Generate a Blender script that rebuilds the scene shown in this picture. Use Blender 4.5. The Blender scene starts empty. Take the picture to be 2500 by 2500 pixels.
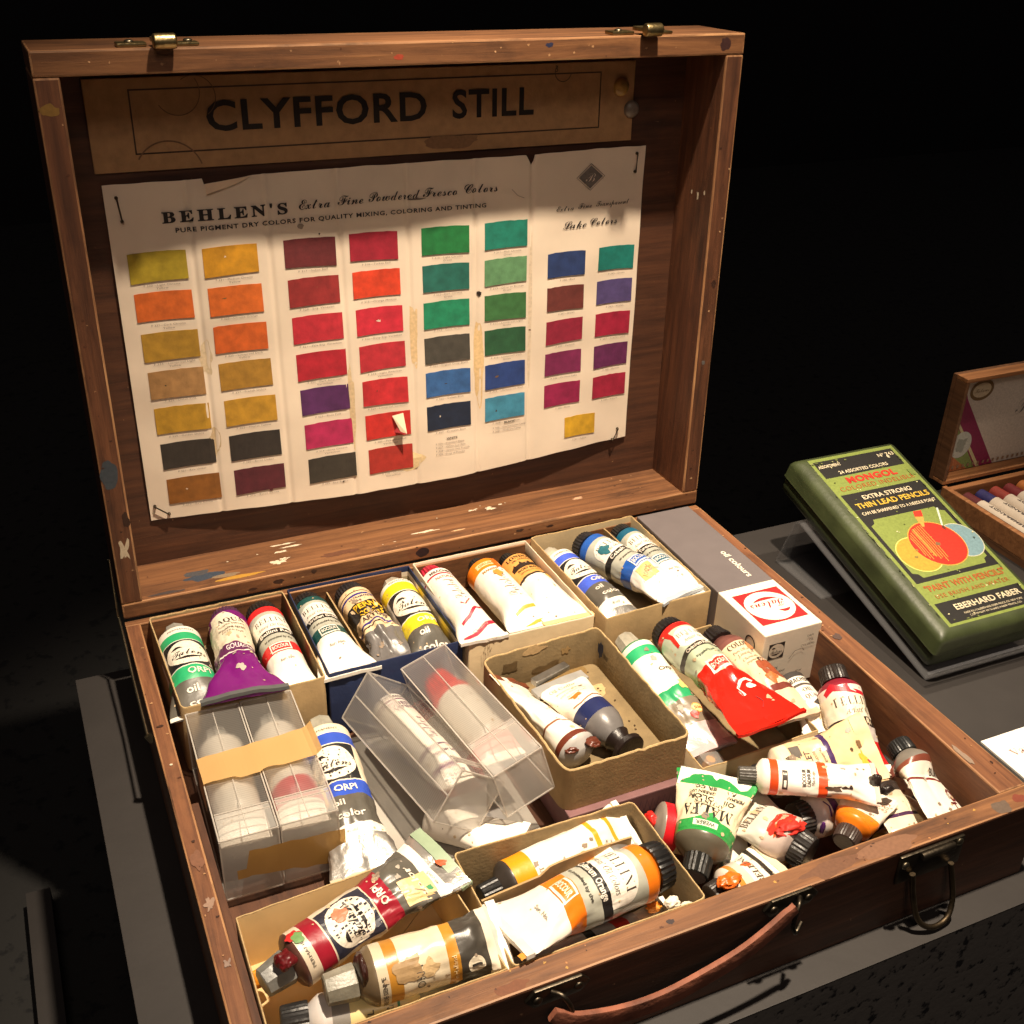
import bpy, bmesh, math, random
from mathutils import Vector, Matrix, noise
random.seed(7)
C = bpy.context.scene.collection
SC = bpy.context.scene
PI = math.pi

# ------------------------------------------------------------------ camera, world, light, exposure
cam = bpy.data.objects.new('camera', bpy.data.cameras.new('camera'))
C.objects.link(cam)
cam.location = (-0.03033, -0.6554, 0.43602)
cam.rotation_euler = (1.05468, -0.0311, -0.42196)
cam.data.sensor_width = 36.0
cam.data.lens = 36.0 * 2765.5 / 2500.0
cam.data.clip_start = 0.01
cam.data.clip_end = 30.0
SC.camera = cam

w = bpy.data.worlds.new('World'); SC.world = w; w.use_nodes = True
w.node_tree.nodes['Background'].inputs[0].default_value = (0.9, 0.8, 0.85, 1)
w.node_tree.nodes['Background'].inputs[1].default_value = 0.030

def lamp(name, kind, loc, target, power, color, **kw):
    d = bpy.data.lights.new(name, kind); d.energy = power; d.color = color
    for k, v in kw.items(): setattr(d, k, v)
    o = bpy.data.objects.new(name, d); C.objects.link(o)
    o.location = loc
    o.rotation_euler = (Vector(target) - Vector(loc)).to_track_quat('-Z', 'Y').to_euler()
    return o
lamp('case_spotlight', 'SPOT', (0.29, -0.34, 1.30), (0.275, -0.150, 0.0), 182, (1.0, 0.83, 0.63),
     spot_size=math.radians(45), spot_blend=1.0, shadow_soft_size=0.022)
lamp('right_spotlight', 'SPOT', (0.86, -0.02, 1.25), (0.64, -0.08, 0.0), 46, (1.0, 0.82, 0.62), spot_size=math.radians(26), spot_blend=1.0, shadow_soft_size=0.022)
lamp('fill_light', 'AREA', (-0.3, -1.9, 1.9), (0.2, 0, 0.1), 9.0, (1.0, 0.80, 0.66), shape='RECTANGLE', size=0.8, size_y=0.5)  # added soft fill from the front, lifts the shaded lid

SC.view_settings.view_transform = 'Standard'
SC.view_settings.look = 'None'
SC.view_settings.exposure = 0.0
SC.view_settings.gamma = 1.0
SC.render.engine = 'CYCLES'
SC.cycles.max_bounces = 10
SC.cycles.transparent_max_bounces = 24
SC.cycles.caustics_reflective = False
SC.cycles.caustics_refractive = False
SC.cycles.sample_clamp_indirect = 4.0
SC.cycles.use_denoising = True

# ------------------------------------------------------------------ materials
def lin(c):
    r = []
    for v in c[:3]:
        v = v / 255.0
        r.append(v / 12.92 if v <= 0.04045 else ((v + 0.055) / 1.055) ** 2.4)
    return (r[0], r[1], r[2], 1.0)
_m = {}
def nn(nt, t, **kw):
    n = nt.nodes.new(t)
    for k, v in kw.items():
        if isinstance(k, str) and hasattr(n, k): setattr(n, k, v)
    return n
def mat(c, rough=0.5, var=0.12, scale=90.0, bump=0.0, metal=0.0, bscale=None, coat=0.0, name='paint'):
    key = (tuple(c), rough, var, scale, bump, metal, bscale, coat)
    if key in _m: return _m[key]
    m = bpy.data.materials.new(name); m.use_nodes = True; nt = m.node_tree
    p = nt.nodes['Principled BSDF']
    p.inputs['Roughness'].default_value = rough
    p.inputs['Metallic'].default_value = metal
    p.inputs['Coat Weight'].default_value = coat
    tc = nn(nt, 'ShaderNodeTexCoord')
    no = nn(nt, 'ShaderNodeTexNoise'); no.inputs['Scale'].default_value = scale; no.inputs['Detail'].default_value = 6
    nt.links.new(tc.outputs['Object'], no.inputs['Vector'])
    cr = nn(nt, 'ShaderNodeValToRGB'); L = lin(c)
    cr.color_ramp.elements[0].position = 0.3; cr.color_ramp.elements[1].position = 0.7
    cr.color_ramp.elements[0].color = tuple(x * (1 - var) for x in L[:3]) + (1,)
    cr.color_ramp.elements[1].color = tuple(min(1, x * (1 + var * .6)) for x in L[:3]) + (1,)
    nt.links.new(no.outputs['Fac'], cr.inputs['Fac'])
    nt.links.new(cr.outputs['Color'], p.inputs['Base Color'])
    if bump:
        nb = nn(nt, 'ShaderNodeTexNoise'); nb.inputs['Scale'].default_value = bscale or scale * 4; nb.inputs['Detail'].default_value = 5
        nt.links.new(tc.outputs['Object'], nb.inputs['Vector'])
        b = nn(nt, 'ShaderNodeBump'); b.inputs['Strength'].default_value = bump; b.inputs['Distance'].default_value = 0.001
        nt.links.new(nb.outputs['Fac'], b.inputs['Height']); nt.links.new(b.outputs['Normal'], p.inputs['Normal'])
    _m[key] = m
    return m

def wood(axis, c0, c1, c2, rough=0.55, seed=0.0, grime=(46, 29, 21), gr=0.68):
    """wood with grain along an axis, darker smudges and small worn flecks"""
    m = bpy.data.materials.new('wood'); m.use_nodes = True; nt = m.node_tree; p = nt.nodes['Principled BSDF']
    tc = nn(nt, 'ShaderNodeTexCoord'); mp = nn(nt, 'ShaderNodeMapping')
    s = [60.0, 60.0, 60.0]; s[axis] = 3.2
    mp.inputs['Scale'].default_value = s; mp.inputs['Location'].default_value = (seed, seed * 1.7, seed * 2.3)
    nt.links.new(tc.outputs['Object'], mp.inputs['Vector'])
    a = nn(nt, 'ShaderNodeTexNoise'); a.inputs['Scale'].default_value = 3.0; a.inputs['Detail'].default_value = 9; a.inputs['Roughness'].default_value = .68; a.inputs['Distortion'].default_value = .6
    nt.links.new(mp.outputs[0], a.inputs['Vector'])
    cr = nn(nt, 'ShaderNodeValToRGB'); e = cr.color_ramp.elements
    e[0].position = .3; e[0].color = lin(c0); e[1].position = .72; e[1].color = lin(c2)
    x = e.new(.5); x.color = lin(c1)
    nt.links.new(a.outputs['Fac'], cr.inputs['Fac'])
    b = nn(nt, 'ShaderNodeTexNoise'); b.inputs['Scale'].default_value = 22; b.inputs['Detail'].default_value = 7; b.inputs['Roughness'].default_value = .65
    mb_ = nn(nt, 'ShaderNodeMapping'); s2 = [1.6, 1.6, 1.6]; s2[axis] = .8
    mb_.inputs['Scale'].default_value = s2; mb_.inputs['Location'].default_value = (seed * 3, seed, 1)
    nt.links.new(tc.outputs['Object'], mb_.inputs['Vector']); nt.links.new(mb_.outputs[0], b.inputs['Vector'])
    r2 = nn(nt, 'ShaderNodeValToRGB'); r2.color_ramp.elements[0].position = .52; r2.color_ramp.elements[1].position = .72
    nt.links.new(b.outputs['Fac'], r2.inputs['Fac'])
    mu = nn(nt, 'ShaderNodeMath'); mu.operation = 'MULTIPLY'; mu.inputs[1].default_value = gr
    nt.links.new(r2.outputs['Color'], mu.inputs[0])
    mx = nn(nt, 'ShaderNodeMixRGB'); mx.inputs['Color2'].default_value = lin(grime)
    nt.links.new(mu.outputs[0], mx.inputs['Fac']); nt.links.new(cr.outputs['Color'], mx.inputs['Color1'])
    # small pale flecks and dark pits
    f = nn(nt, 'ShaderNodeTexNoise'); f.inputs['Scale'].default_value = 240; f.inputs['Detail'].default_value = 3
    nt.links.new(tc.outputs['Object'], f.inputs['Vector'])
    r3 = nn(nt, 'ShaderNodeValToRGB'); r3.color_ramp.elements[0].position = .73; r3.color_ramp.elements[1].position = .78
    nt.links.new(f.outputs['Fac'], r3.inputs['Fac'])
    mx2 = nn(nt, 'ShaderNodeMixRGB'); mx2.inputs['Color2'].default_value = lin((190, 146, 104))
    mm = nn(nt, 'ShaderNodeMath'); mm.operation = 'MULTIPLY'; mm.inputs[1].default_value = .55
    nt.links.new(r3.outputs['Color'], mm.inputs[0]); nt.links.new(mm.outputs[0], mx2.inputs['Fac'])
    nt.links.new(mx.outputs[0], mx2.inputs['Color1'])
    nt.links.new(mx2.outputs[0], p.inputs['Base Color'])
    p.inputs['Roughness'].default_value = rough
    bp = nn(nt, 'ShaderNodeBump'); bp.inputs['Strength'].default_value = .35; bp.inputs['Distance'].default_value = .0008
    nt.links.new(a.outputs['Fac'], bp.inputs['Height']); nt.links.new(bp.outputs['Normal'], p.inputs['Normal'])
    return m

def plastic(alpha_t, white, rough=0.08, ribs=0.0, tint=(1, 1, 1), tl=0.5):
    """thin clear or frosted plastic sheet; ribs = pitch in m along the object's own Y"""
    m = bpy.data.materials.new('clear_plastic'); m.use_nodes = True; nt = m.node_tree; nt.nodes.remove(nt.nodes['Principled BSDF'])
    out = nt.nodes['Material Output']
    tr = nn(nt, 'ShaderNodeBsdfTransparent'); tr.inputs[0].default_value = tint + (1,)
    df = nn(nt, 'ShaderNodeBsdfDiffuse'); df.inputs[0].default_value = (white[0], white[1], white[2], 1)
    tl_ = nn(nt, 'ShaderNodeBsdfTranslucent'); tl_.inputs[0].default_value = (white[0], white[1], white[2], 1)
    m1 = nn(nt, 'ShaderNodeMixShader'); m1.inputs[0].default_value = tl
    nt.links.new(df.outputs[0], m1.inputs[1]); nt.links.new(tl_.outputs[0], m1.inputs[2])
    m2 = nn(nt, 'ShaderNodeMixShader'); m2.inputs[0].default_value = 1 - alpha_t
    nt.links.new(tr.outputs[0], m2.inputs[1]); nt.links.new(m1.outputs[0], m2.inputs[2])
    gl = nn(nt, 'ShaderNodeBsdfGlossy'); gl.inputs['Roughness'].default_value = rough
    fr = nn(nt, 'ShaderNodeFresnel'); ge = nn(nt, 'ShaderNodeNewGeometry'); io = nn(nt, 'ShaderNodeMapRange')
    io.inputs['To Min'].default_value = 1.5; io.inputs['To Max'].default_value = 1 / 1.5   # a sheet reflects the same from both sides
    nt.links.new(ge.outputs['Backfacing'], io.inputs['Value']); nt.links.new(io.outputs[0], fr.inputs['IOR'])
    m3 = nn(nt, 'ShaderNodeMixShader')
    nt.links.new(fr.outputs[0], m3.inputs[0]); nt.links.new(m2.outputs[0], m3.inputs[1]); nt.links.new(gl.outputs[0], m3.inputs[2])
    nt.links.new(m3.outputs[0], out.inputs['Surface'])
    if ribs:
        tc = nn(nt, 'ShaderNodeTexCoord'); wv = nn(nt, 'ShaderNodeTexWave'); wv.wave_type = 'BANDS'; wv.bands_direction = 'Y'
        wv.inputs['Scale'].default_value = 0.314 / ribs
        nt.links.new(tc.outputs['Object'], wv.inputs['Vector'])
        b = nn(nt, 'ShaderNodeBump'); b.inputs['Strength'].default_value = .8; b.inputs['Distance'].default_value = .0005
        nt.links.new(wv.outputs['Fac'], b.inputs['Height'])
        for n_ in (gl, df, tl_, fr): nt.links.new(b.outputs['Normal'], n_.inputs['Normal'])
        # the ribs are thicker plastic, so they pass a little less light
        mr = nn(nt, 'ShaderNodeMapRange'); mr.inputs['To Min'].default_value = 1 - alpha_t - .08; mr.inputs['To Max'].default_value = 1 - alpha_t + .16
        nt.links.new(wv.outputs['Fac'], mr.inputs['Value']); nt.links.new(mr.outputs[0], m2.inputs[0])
    return m

def frosted():
    """finely ribbed plastic: blurs what is behind it, lets part of the light straight through"""
    m = plastic(.70, (.92, .90, .86), rough=.24, ribs=.0016, tl=.55); nt = m.node_tree; out = nt.nodes['Material Output']
    src = out.inputs['Surface'].links[0].from_socket
    rf = nn(nt, 'ShaderNodeBsdfRefraction'); rf.inputs['Roughness'].default_value = .42; rf.inputs['IOR'].default_value = 1.12; rf.inputs[0].default_value = (.96, .95, .93, 1)
    mx = nn(nt, 'ShaderNodeMixShader'); mx.inputs[0].default_value = .52
    nt.links.new(src, mx.inputs[1]); nt.links.new(rf.outputs[0], mx.inputs[2]); nt.links.new(mx.outputs[0], out.inputs['Surface'])
    for n_ in nt.nodes:
        if n_.type == 'BUMP': n_.inputs['Strength'].default_value = .25
    return m
# ------------------------------------------------------------------ mesh helpers
class MB:
    def __init__(s): s.v = []; s.f = []; s.i = []; s.m = []
    def slot(s, m):
        if m not in s.m: s.m.append(m)
        return s.m.index(m)
    def add(s, vs, fs, m):
        k = len(s.v); s.v += [tuple(v) for v in vs]; j = s.slot(m)
        for f in fs: s.f.append(tuple(k + a for a in f)); s.i.append(j)
    def box(s, x0, y0, z0, x1, y1, z1, m, fn=None):
        vs = [(x, y, z) for z in (z0, z1) for y in (y0, y1) for x in (x0, x1)]
        if fn: vs = [fn(*v) for v in vs]
        s.add(vs, [(0, 2, 3, 1), (4, 5, 7, 6), (0, 1, 5, 4), (2, 6, 7, 3), (0, 4, 6, 2), (1, 3, 7, 5)], m)
    def tube(s, pts, r, m, n=10, rs=None, closed=False):
        pts = [Vector(p) for p in pts]; vs = []; fs = []; N = len(pts)
        up = Vector((.13, .21, .97))
        for k, p in enumerate(pts):
            t = (pts[min(k + 1, N - 1)] - pts[max(k - 1, 0)]).normalized()
            a = t.cross(up).normalized(); b = t.cross(a)
            R = rs[k] if rs else r
            for q in range(n):
                A = 2 * PI * q / n; vs.append(p + a * (R * math.cos(A)) + b * (R * math.sin(A)))
        for k in range(N - 1):
            for q in range(n):
                fs.append((k * n + q, k * n + (q + 1) % n, (k + 1) * n + (q + 1) % n, (k + 1) * n + q))
        fs.append(tuple(range(n - 1, -1, -1))); fs.append(tuple((N - 1) * n + q for q in range(n)))
        s.add(vs, fs, m)
    def lathe(s, o, d, prof, m, n=32, ribs=0, rd=0.05):
        """prof: (distance along d, radius)"""
        o = Vector(o); d = Vector(d).normalized(); a = d.orthogonal().normalized(); b = d.cross(a)
        vs = []; fs = []; N = len(prof)
        for t, r in prof:
            for q in range(n):
                A = 2 * PI * q / n
                R = r * (1 - (rd if ribs and q % 2 else 0))
                vs.append(o + d * t + a * (R * math.cos(A)) + b * (R * math.sin(A)))
        for k in range(N - 1):
            for q in range(n): fs.append((k * n + q, k * n + (q + 1) % n, (k + 1) * n + (q + 1) % n, (k + 1) * n + q))
        fs.append(tuple(range(n - 1, -1, -1))); fs.append(tuple((N - 1) * n + q for q in range(n)))
        s.add(vs, fs, m)

def obj(name, mb, parent=None, smooth=None, bevel=0.0, local=None, worn=None):
    me = bpy.data.meshes.new(name); me.from_pydata(mb.v, [], mb.f); me.update()
    for m in mb.m: me.materials.append(m)
    if worn: me.materials.append(worn)
    me.polygons.foreach_set('material_index', mb.i)
    bm = bmesh.new(); bm.from_mesh(me)
    bmesh.ops.recalc_face_normals(bm, faces=bm.faces)
    if bevel:
        es = [e for e in bm.edges if len(e.link_faces) == 2 and e.calc_face_angle(0) > .6]
        bmesh.ops.bevel(bm, geom=es, offset=bevel, segments=2, affect='EDGES', profile=.6, material=(len(mb.m) if worn else -1))
    bm.to_mesh(me); bm.free()
    o = bpy.data.objects.new(name, me); C.objects.link(o)
    if smooth is not None:
        me.shade_smooth(); me.set_sharp_from_angle(angle=math.radians(smooth))
    if local is not None: o.matrix_world = local
    if parent is not None:
        o.parent = parent
        o.matrix_parent_inverse = parent.matrix_world.inverted()
    return o
def tag(o, label, cat, group=None):
    o['label'] = label; o['category'] = cat
    if group: o['group'] = group
    return o
def thing(name, label, cat, loc=(0, 0, 0), group=None):
    o = bpy.data.objects.new(name, None); C.objects.link(o); o.location = loc; o.empty_display_size = .01
    o.matrix_world = Matrix.Translation(loc)
    return tag(o, label, cat, group)
def struct(name, mb, **kw):
    o = obj(name, mb, **kw); o['kind'] = 'structure'; return o

# ------------------------------------------------------------------ lettering and printed shapes
FN = {'sb': (0x1D400, 0x1D41A, 0x1D7CE), 'si': (0x1D434, 0x1D44E, None), 'bi': (0x1D468, 0x1D482, None), 'sc': (0x1D4D0, 0x1D4EA, None),
      'sn': (0x1D5D4, 0x1D5EE, 0x1D7EC), 'ii': (0x1D608, 0x1D622, None)}
def conv(t, f):
    if f not in FN: return t
    U, L, D = FN[f]; r = ''
    for ch in t:
        if 'A' <= ch <= 'Z': r += chr(U + ord(ch) - 65)
        elif ch == 'h' and f == 'si': r += chr(0x210E)
        elif 'a' <= ch <= 'z': r += chr(L + ord(ch) - 97)
        elif ch.isdigit() and D: r += chr(D + ord(ch) - 48)
        else: r += ch
    return r
_tc = {}
def glyphs(t, f, sp, off, res):
    key = (t, f, sp, off, res)
    if key in _tc: return _tc[key]
    cu = bpy.data.curves.new('t', 'FONT'); cu.body = conv(t, f); cu.size = 1; cu.resolution_u = res
    cu.space_character = sp; cu.offset = off + (.022 if f == 'b' else 0) 
    o = bpy.data.objects.new('t', cu); C.objects.link(o)
    dg = bpy.context.evaluated_depsgraph_get(); ev = o.evaluated_get(dg); me = ev.to_mesh()
    vs = [(v.co.x, v.co.y) for v in me.vertices]; fs = [tuple(p.vertices) for p in me.polygons]
    ev.to_mesh_clear(); bpy.data.objects.remove(o); bpy.data.curves.remove(cu)
    if not vs: vs = [(0, 0)]
    xs = [v[0] for v in vs]
    _tc[key] = (vs, fs, min(xs), max(xs))
    return _tc[key]
def cap_h(f): return {'sc': .70, 'si': .67, 'bi': .67, 'sb': .67, 'sn': .71, 'ii': .71}.get(f, .70)
def T(t, x, y, h, col, f='r', w=None, rot=0, sp=1.0, off=0.0, al='c', shear=0.0): return ('t', t, x, y, h, col, f, w, rot, sp, off, al, shear)
def R_(x0, y0, x1, y1, col): return ('p', [(x0, y0), (x1, y0), (x1, y1), (x0, y1)], col)
def P_(pts, col): return ('p', pts, col)
def E_(cx, cy, rx, ry, col, n=36, a0=0): return ('p', [(cx + rx * math.cos(a0 + 2 * PI * k / n), cy + ry * math.sin(a0 + 2 * PI * k / n)) for k in range(n)], col)
def L_(pts, wd, col): return ('l', pts, wd, col)
def frame_(x0, y0, x1, y1, wd, col): return [R_(x0, y0, x1, y0 + wd, col), R_(x0, y1 - wd, x1, y1, col), R_(x0, y0 + wd, x0 + wd, y1 - wd, col), R_(x1 - wd, y0 + wd, x1, y1 - wd, col)]
def art(items, mp, name, parent, cut=None, base=.00012, step=.00003, rough=.5, res=3, inkvar=.15, toff=.00008):
    """printed lettering and shapes laid on a surface; mp(x, y, off) gives the point"""
    mb = MB(); k = 0
    for it in items:
        off = base + step * k
        if it[0] == 'x': k += 1; continue
        if it[0] == 't':
            _, t, x, y, h, col, f, wd, rot, sp, o_, al, sh = it
            vs, fs, a, b = glyphs(t, f, sp, o_, res)
            s = h / cap_h(f); sx = s
            if wd: sx = wd / max(1e-6, b - a)
            cx = (a + b) / 2 if al == 'c' else (a if al == 'l' else b); cy = cap_h(f) / 2
            cr, sr = math.cos(rot), math.sin(rot)
            p2 = []
            for vx, vy in vs:
                X = (vx - cx) * sx + sh * (vy - cy) * s; Y = (vy - cy) * s
                p2.append((x + cr * X - sr * Y, y + sr * X + cr * Y))
            off = off + toff
            c_ = cut if (cut and h > .004) else None
        elif it[0] == 'l':
            _, pts, wd, col = it; p2 = []; fs = []
            N = len(pts)
            for q in range(N):
                a = pts[max(q - 1, 0)]; b = pts[min(q + 1, N - 1)]
                dx, dy = b[0] - a[0], b[1] - a[1]; l = math.hypot(dx, dy) or 1
                W = wd / 2 if not callable(wd) else wd(q / (N - 1)) / 2
                p2 += [(pts[q][0] - dy / l * W, pts[q][1] + dx / l * W), (pts[q][0] + dy / l * W, pts[q][1] - dx / l * W)]
                if q: fs.append((2 * q - 2, 2 * q - 1, 2 * q + 1, 2 * q))
            c_ = cut
        else:
            _, p2, col = it; fs = [tuple(range(len(p2)))]; c_ = cut
        k += 1
        M = col if isinstance(col, bpy.types.Material) else mat(col, rough, inkvar, 500, name='ink')
        if c_:
            bm = bmesh.new(); cy_ = c_ * 1500; c_ = c_ * 1000; bv = [bm.verts.new((q[0] * 1000, q[1] * 1000, 0)) for q in p2]
            for f_ in fs:
                try: bm.faces.new([bv[q] for q in f_])
                except ValueError: pass
            xs = [q[0] * 1000 for q in p2]; ys = [q[1] * 1000 for q in p2]
            g = math.ceil(min(xs) / c_) * c_
            while g < max(xs):
                bmesh.ops.bisect_plane(bm, geom=bm.verts[:] + bm.edges[:] + bm.faces[:], plane_co=(g, 0, 0), plane_no=(1, 0, 0), dist=1e-4); g += c_
            g = math.ceil(min(ys) / cy_) * cy_
            while g < max(ys):
                bmesh.ops.bisect_plane(bm, geom=bm.verts[:] + bm.edges[:] + bm.faces[:], plane_co=(0, g, 0), plane_no=(0, 1, 0), dist=1e-4); g += cy_
            bm.verts.index_update()
            p2 = [(v.co.x / 1000, v.co.y / 1000) for v in bm.verts]; fs = [tuple(v.index for v in f_.verts) for f_ in bm.faces]; bm.free()
        mb.add([mp(q[0], q[1], off) for q in p2], fs, M)
    if not mb.v: return None
    return obj(name, mb, parent)

def merge(o, st):
    """fold a surface mark into the mesh of the thing it is on"""
    if st is None: return
    a, b_ = o.data, st.data; k = len(a.materials)
    for m in b_.materials: a.materials.append(m)
    bm = bmesh.new(); bm.from_mesh(a); n = len(bm.faces); bm.from_mesh(b_); bm.faces.ensure_lookup_table()
    for f in bm.faces[n:]: f.material_index += k
    bm.to_mesh(a); bm.free(); bpy.data.objects.remove(st)
def blob(cx, cy, rx, ry, col, seed, n=26, rough=.45):
    """irregular splash outline"""
    pts = []
    for k in range(n):
        a = 2 * PI * k / n
        q = 1 + rough * noise.noise(Vector((math.cos(a) * 1.6 + seed * 7.1, math.sin(a) * 1.6, seed)))
        q += .25 * rough * noise.noise(Vector((math.cos(a) * 5 + seed, math.sin(a) * 5, seed * 3)))
        pts.append((cx + rx * q * math.cos(a), cy + ry * q * math.sin(a)))
    return P_(pts, col)
def lump(name, loc, r, col, parent, sc=(1, 1, 1), seed=1, rough=.35, amp=.5):
    bm = bmesh.new(); bmesh.ops.create_icosphere(bm, subdivisions=4, radius=1)
    mb = MB(); vs = []
    for v in bm.verts:
        q = 1 + .42 * amp * noise.fractal(v.co * 1.3 + Vector((seed * 3.3, seed, 0)), 1.0, 2.0, 3) + .10 * amp * noise.noise(v.co * 9)
        vs.append((loc[0] + v.co.x * q * r * sc[0], loc[1] + v.co.y * q * r * sc[1], loc[2] + v.co.z * q * r * sc[2]))
    mb.add(vs, [tuple(v.index for v in f.verts) for f in bm.faces], mat(col, rough, .35, 300)); bm.free()
    return obj(name, mb, parent, smooth=60)

# ------------------------------------------------------------------ the setting
TH, H, W = 0.03198, 0.34775, 0.44
DL = 0.04726            # depth of the lid's inside
ZP = -0.056             # top of the plinth
FY = -0.35772           # front of the tray
def LID(x, h, d): return (x, h * math.sin(TH) + d * math.cos(TH), h * math.cos(TH) - d * math.sin(TH))

M_plinth = mat((45, 41, 39), .6, .10, 35, .1)
b = MB(); b.box(-.0363, -.3756, ZP - .0012, 1.6, .0245, ZP, M_plinth); struct('plinth', b, bevel=.0003)
b = MB(); b.box(-.105, -.50, -.3196, -.0865, .088, -.300, M_plinth); struct('plinth_base', b)
def speckled(c0, c1, sc_):
    mf = bpy.data.materials.new('carpet'); mf.use_nodes = True; nt = mf.node_tree; p = nt.nodes['Principled BSDF']; p.inputs['Roughness'].default_value = .95
    tc = nn(nt, 'ShaderNodeTexCoord'); vo = nn(nt, 'ShaderNodeTexNoise'); vo.inputs['Scale'].default_value = sc_; vo.inputs['Detail'].default_value = 4; vo.inputs['Roughness'].default_value = .6
    nt.links.new(tc.outputs['Object'], vo.inputs['Vector'])
    cr = nn(nt, 'ShaderNodeValToRGB'); cr.color_ramp.elements[0].position = .36; cr.color_ramp.elements[1].position = .44
    cr.color_ramp.elements[0].color = lin(c0); cr.color_ramp.elements[1].color = lin(c1)
    nt.links.new(vo.outputs['Fac'], cr.inputs['Fac']); nt.links.new(cr.outputs['Color'], p.inputs['Base Color'])
    bp = nn(nt, 'ShaderNodeBump'); bp.inputs['Strength'].default_value = .5; bp.inputs['Distance'].default_value = .003
    nt.links.new(vo.outputs['Fac'], bp.inputs['Height']); nt.links.new(bp.outputs['Normal'], p.inputs['Normal'])
    return mf
mf = speckled((8, 8, 10), (30, 29, 28), 62)
b = MB(); b.box(-.0361, -.3754, -.2995, 1.598, .0243, ZP - .00125, speckled((14, 14, 18), (98, 94, 88), 120)); struct('plinth_skirt', b)
b = MB(); b.add([(-6, -6, -.32), (6, -6, -.32), (6, 6, -.32), (-6, 6, -.32)], [(0, 1, 2, 3)], mf); struct('floor', b)
b = MB(); b.box(-6, 2.2, -.32, 6, 2.3, 3, mat((14, 13, 16), .95, .1, 8)); struct('wall', b)

# ------------------------------------------------------------------ the wooden paint box
box = thing('paint_box', 'large open wooden paint box with its lid raised, brown and paint stained', 'paint box', (.22, -.18, ZP))
cA, cB, cC = (76, 49, 32), (114, 75, 47), (142, 97, 61)
wx = [wood(0, cA, cB, cC, seed=s) for s in (1.3, 5.1)]
wy = wood(1, (80, 49, 33), (116, 74, 48), (140, 93, 60), seed=2.2)
wz = wood(2, (62, 36, 24), (92, 56, 36), (118, 74, 48), seed=3.4)
wpan = wood(0, (54, 32, 21), (76, 46, 30), (94, 58, 37), seed=7.7, gr=.6)
dark_in = wood(1, (60, 36, 24), (84, 52, 34), (100, 64, 42), seed=9.1)
wornx, worny, wornz = [wood(k, (74, 46, 30), (150, 106, 70), (196, 150, 104), seed=8.3 + k, gr=.8) for k in range(3)]
ZB = -.050
b = MB(); b.box(.0095, FY + .0137, ZP, W - .017, -.006, ZB, dark_in); tray = obj('tray', b, box)
b = MB(); b.box(0, FY, ZP, W, FY + .0137, 0, wx[0]); obj('front_board', b, tray, bevel=.0012, worn=wornx)
fb = [c for c in tray.children if c.name.startswith('front_board')][0]   # outer face in darker wood, its shade put into the colour
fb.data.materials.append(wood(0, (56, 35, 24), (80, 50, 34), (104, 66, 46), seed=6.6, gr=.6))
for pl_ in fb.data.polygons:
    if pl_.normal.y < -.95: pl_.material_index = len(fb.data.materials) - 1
b = MB(); b.box(0, -.006, ZP, W, 0, -.001, wx[1]); obj('back_board', b, tray, bevel=.0008, worn=wornx)
b = MB(); b.box(0, FY + .0138, ZP, .0095, -.0061, -.0004, wy); obj('side_board', b, tray, bevel=.0011, worn=worny)
# the right board widens a little towards the front, as worn old boards do
b = MB(); y0, y1 = FY + .0138, -.0061
b.add([(W - .0195, y0, ZP), (W, y0, ZP), (W - .0125, y1, ZP), (W, y1, ZP), (W - .0195, y0, -.0004), (W, y0, -.0004), (W - .0125, y1, -.0004), (W, y1, -.0004)],
      [(0, 2, 3, 1), (4, 5, 7, 6), (0, 1, 5, 4), (2, 6, 7, 3), (0, 4, 6, 2), (1, 3, 7, 5)], wy)
obj('side_board', b, tray, bevel=.0011, worn=worny)
b = MB(); b.box(.0096, -.333, -.049, .0138, -.178, -.006, dark_in); obj('inner_batten', b, tray, bevel=.0006)
# lid: back panel, four rails
b = MB(); b.box(.012, .010, DL, W - .012, H - .010, DL + .005, wpan, LID); lid = obj('lid', b, box)
b = MB(); b.box(0, H - .0132, 0, W, H, DL + .009, wx[1], LID); obj('top_rail', b, lid, bevel=.0012, worn=wornx)
b = MB(); b.box(0, .0006, 0, W, .0120, DL + .009, wx[0], LID); obj('bottom_rail', b, lid, bevel=.0012, worn=wornx)
b = MB(); b.box(0, .0121, 0, .0135, H - .0133, DL + .009, wz, LID); obj('side_rail', b, lid, bevel=.0012, worn=wornz)
b = MB(); b.box(W - .0135, .0121, 0, W, H - .0133, DL + .009, wz, LID); obj('side_rail', b, lid, bevel=.0012, worn=wornz)
steel = mat((150, 140, 118), .38, .3, 160, .15, 1.0)
brass = mat((168, 148, 104), .36, .35, 150, .2, 1.0)
dsteel = mat((92, 84, 72), .42, .4, 120, .2, 1.0)
for cx in (.0680, .3665):
    b = MB()
    b.box(cx - .0235, H + .0002, .004, cx - .008, H + .0022, .015, brass, LID)
    b.box(cx + .0078, H + .0002, .003, cx + .0195, H + .0020, .013, brass, LID)
    for dx in (-.0165, .0145): b.lathe(LID(cx + dx, H + .0022, .010), LID(0, 1, 0), [(0, .0026), (.0008, .0024), (.0013, .0010)], steel, 14)
    o = obj('latch_plate', b, lid, smooth=40, bevel=.0006)
    b = MB(); b.lathe(LID(cx - .0062, H + .0036, -.0052), Vector((1, 0, 0)), [(0, .0030), (.0008, .0040), (.0116, .0040), (.0124, .0030)], brass, 20); b.box(cx - .0052, H + .0022, -.004, cx + .0052, H + .0046, .012, brass, LID)
    obj('latch_hook', b, lid, smooth=40, bevel=.0004)
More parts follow.
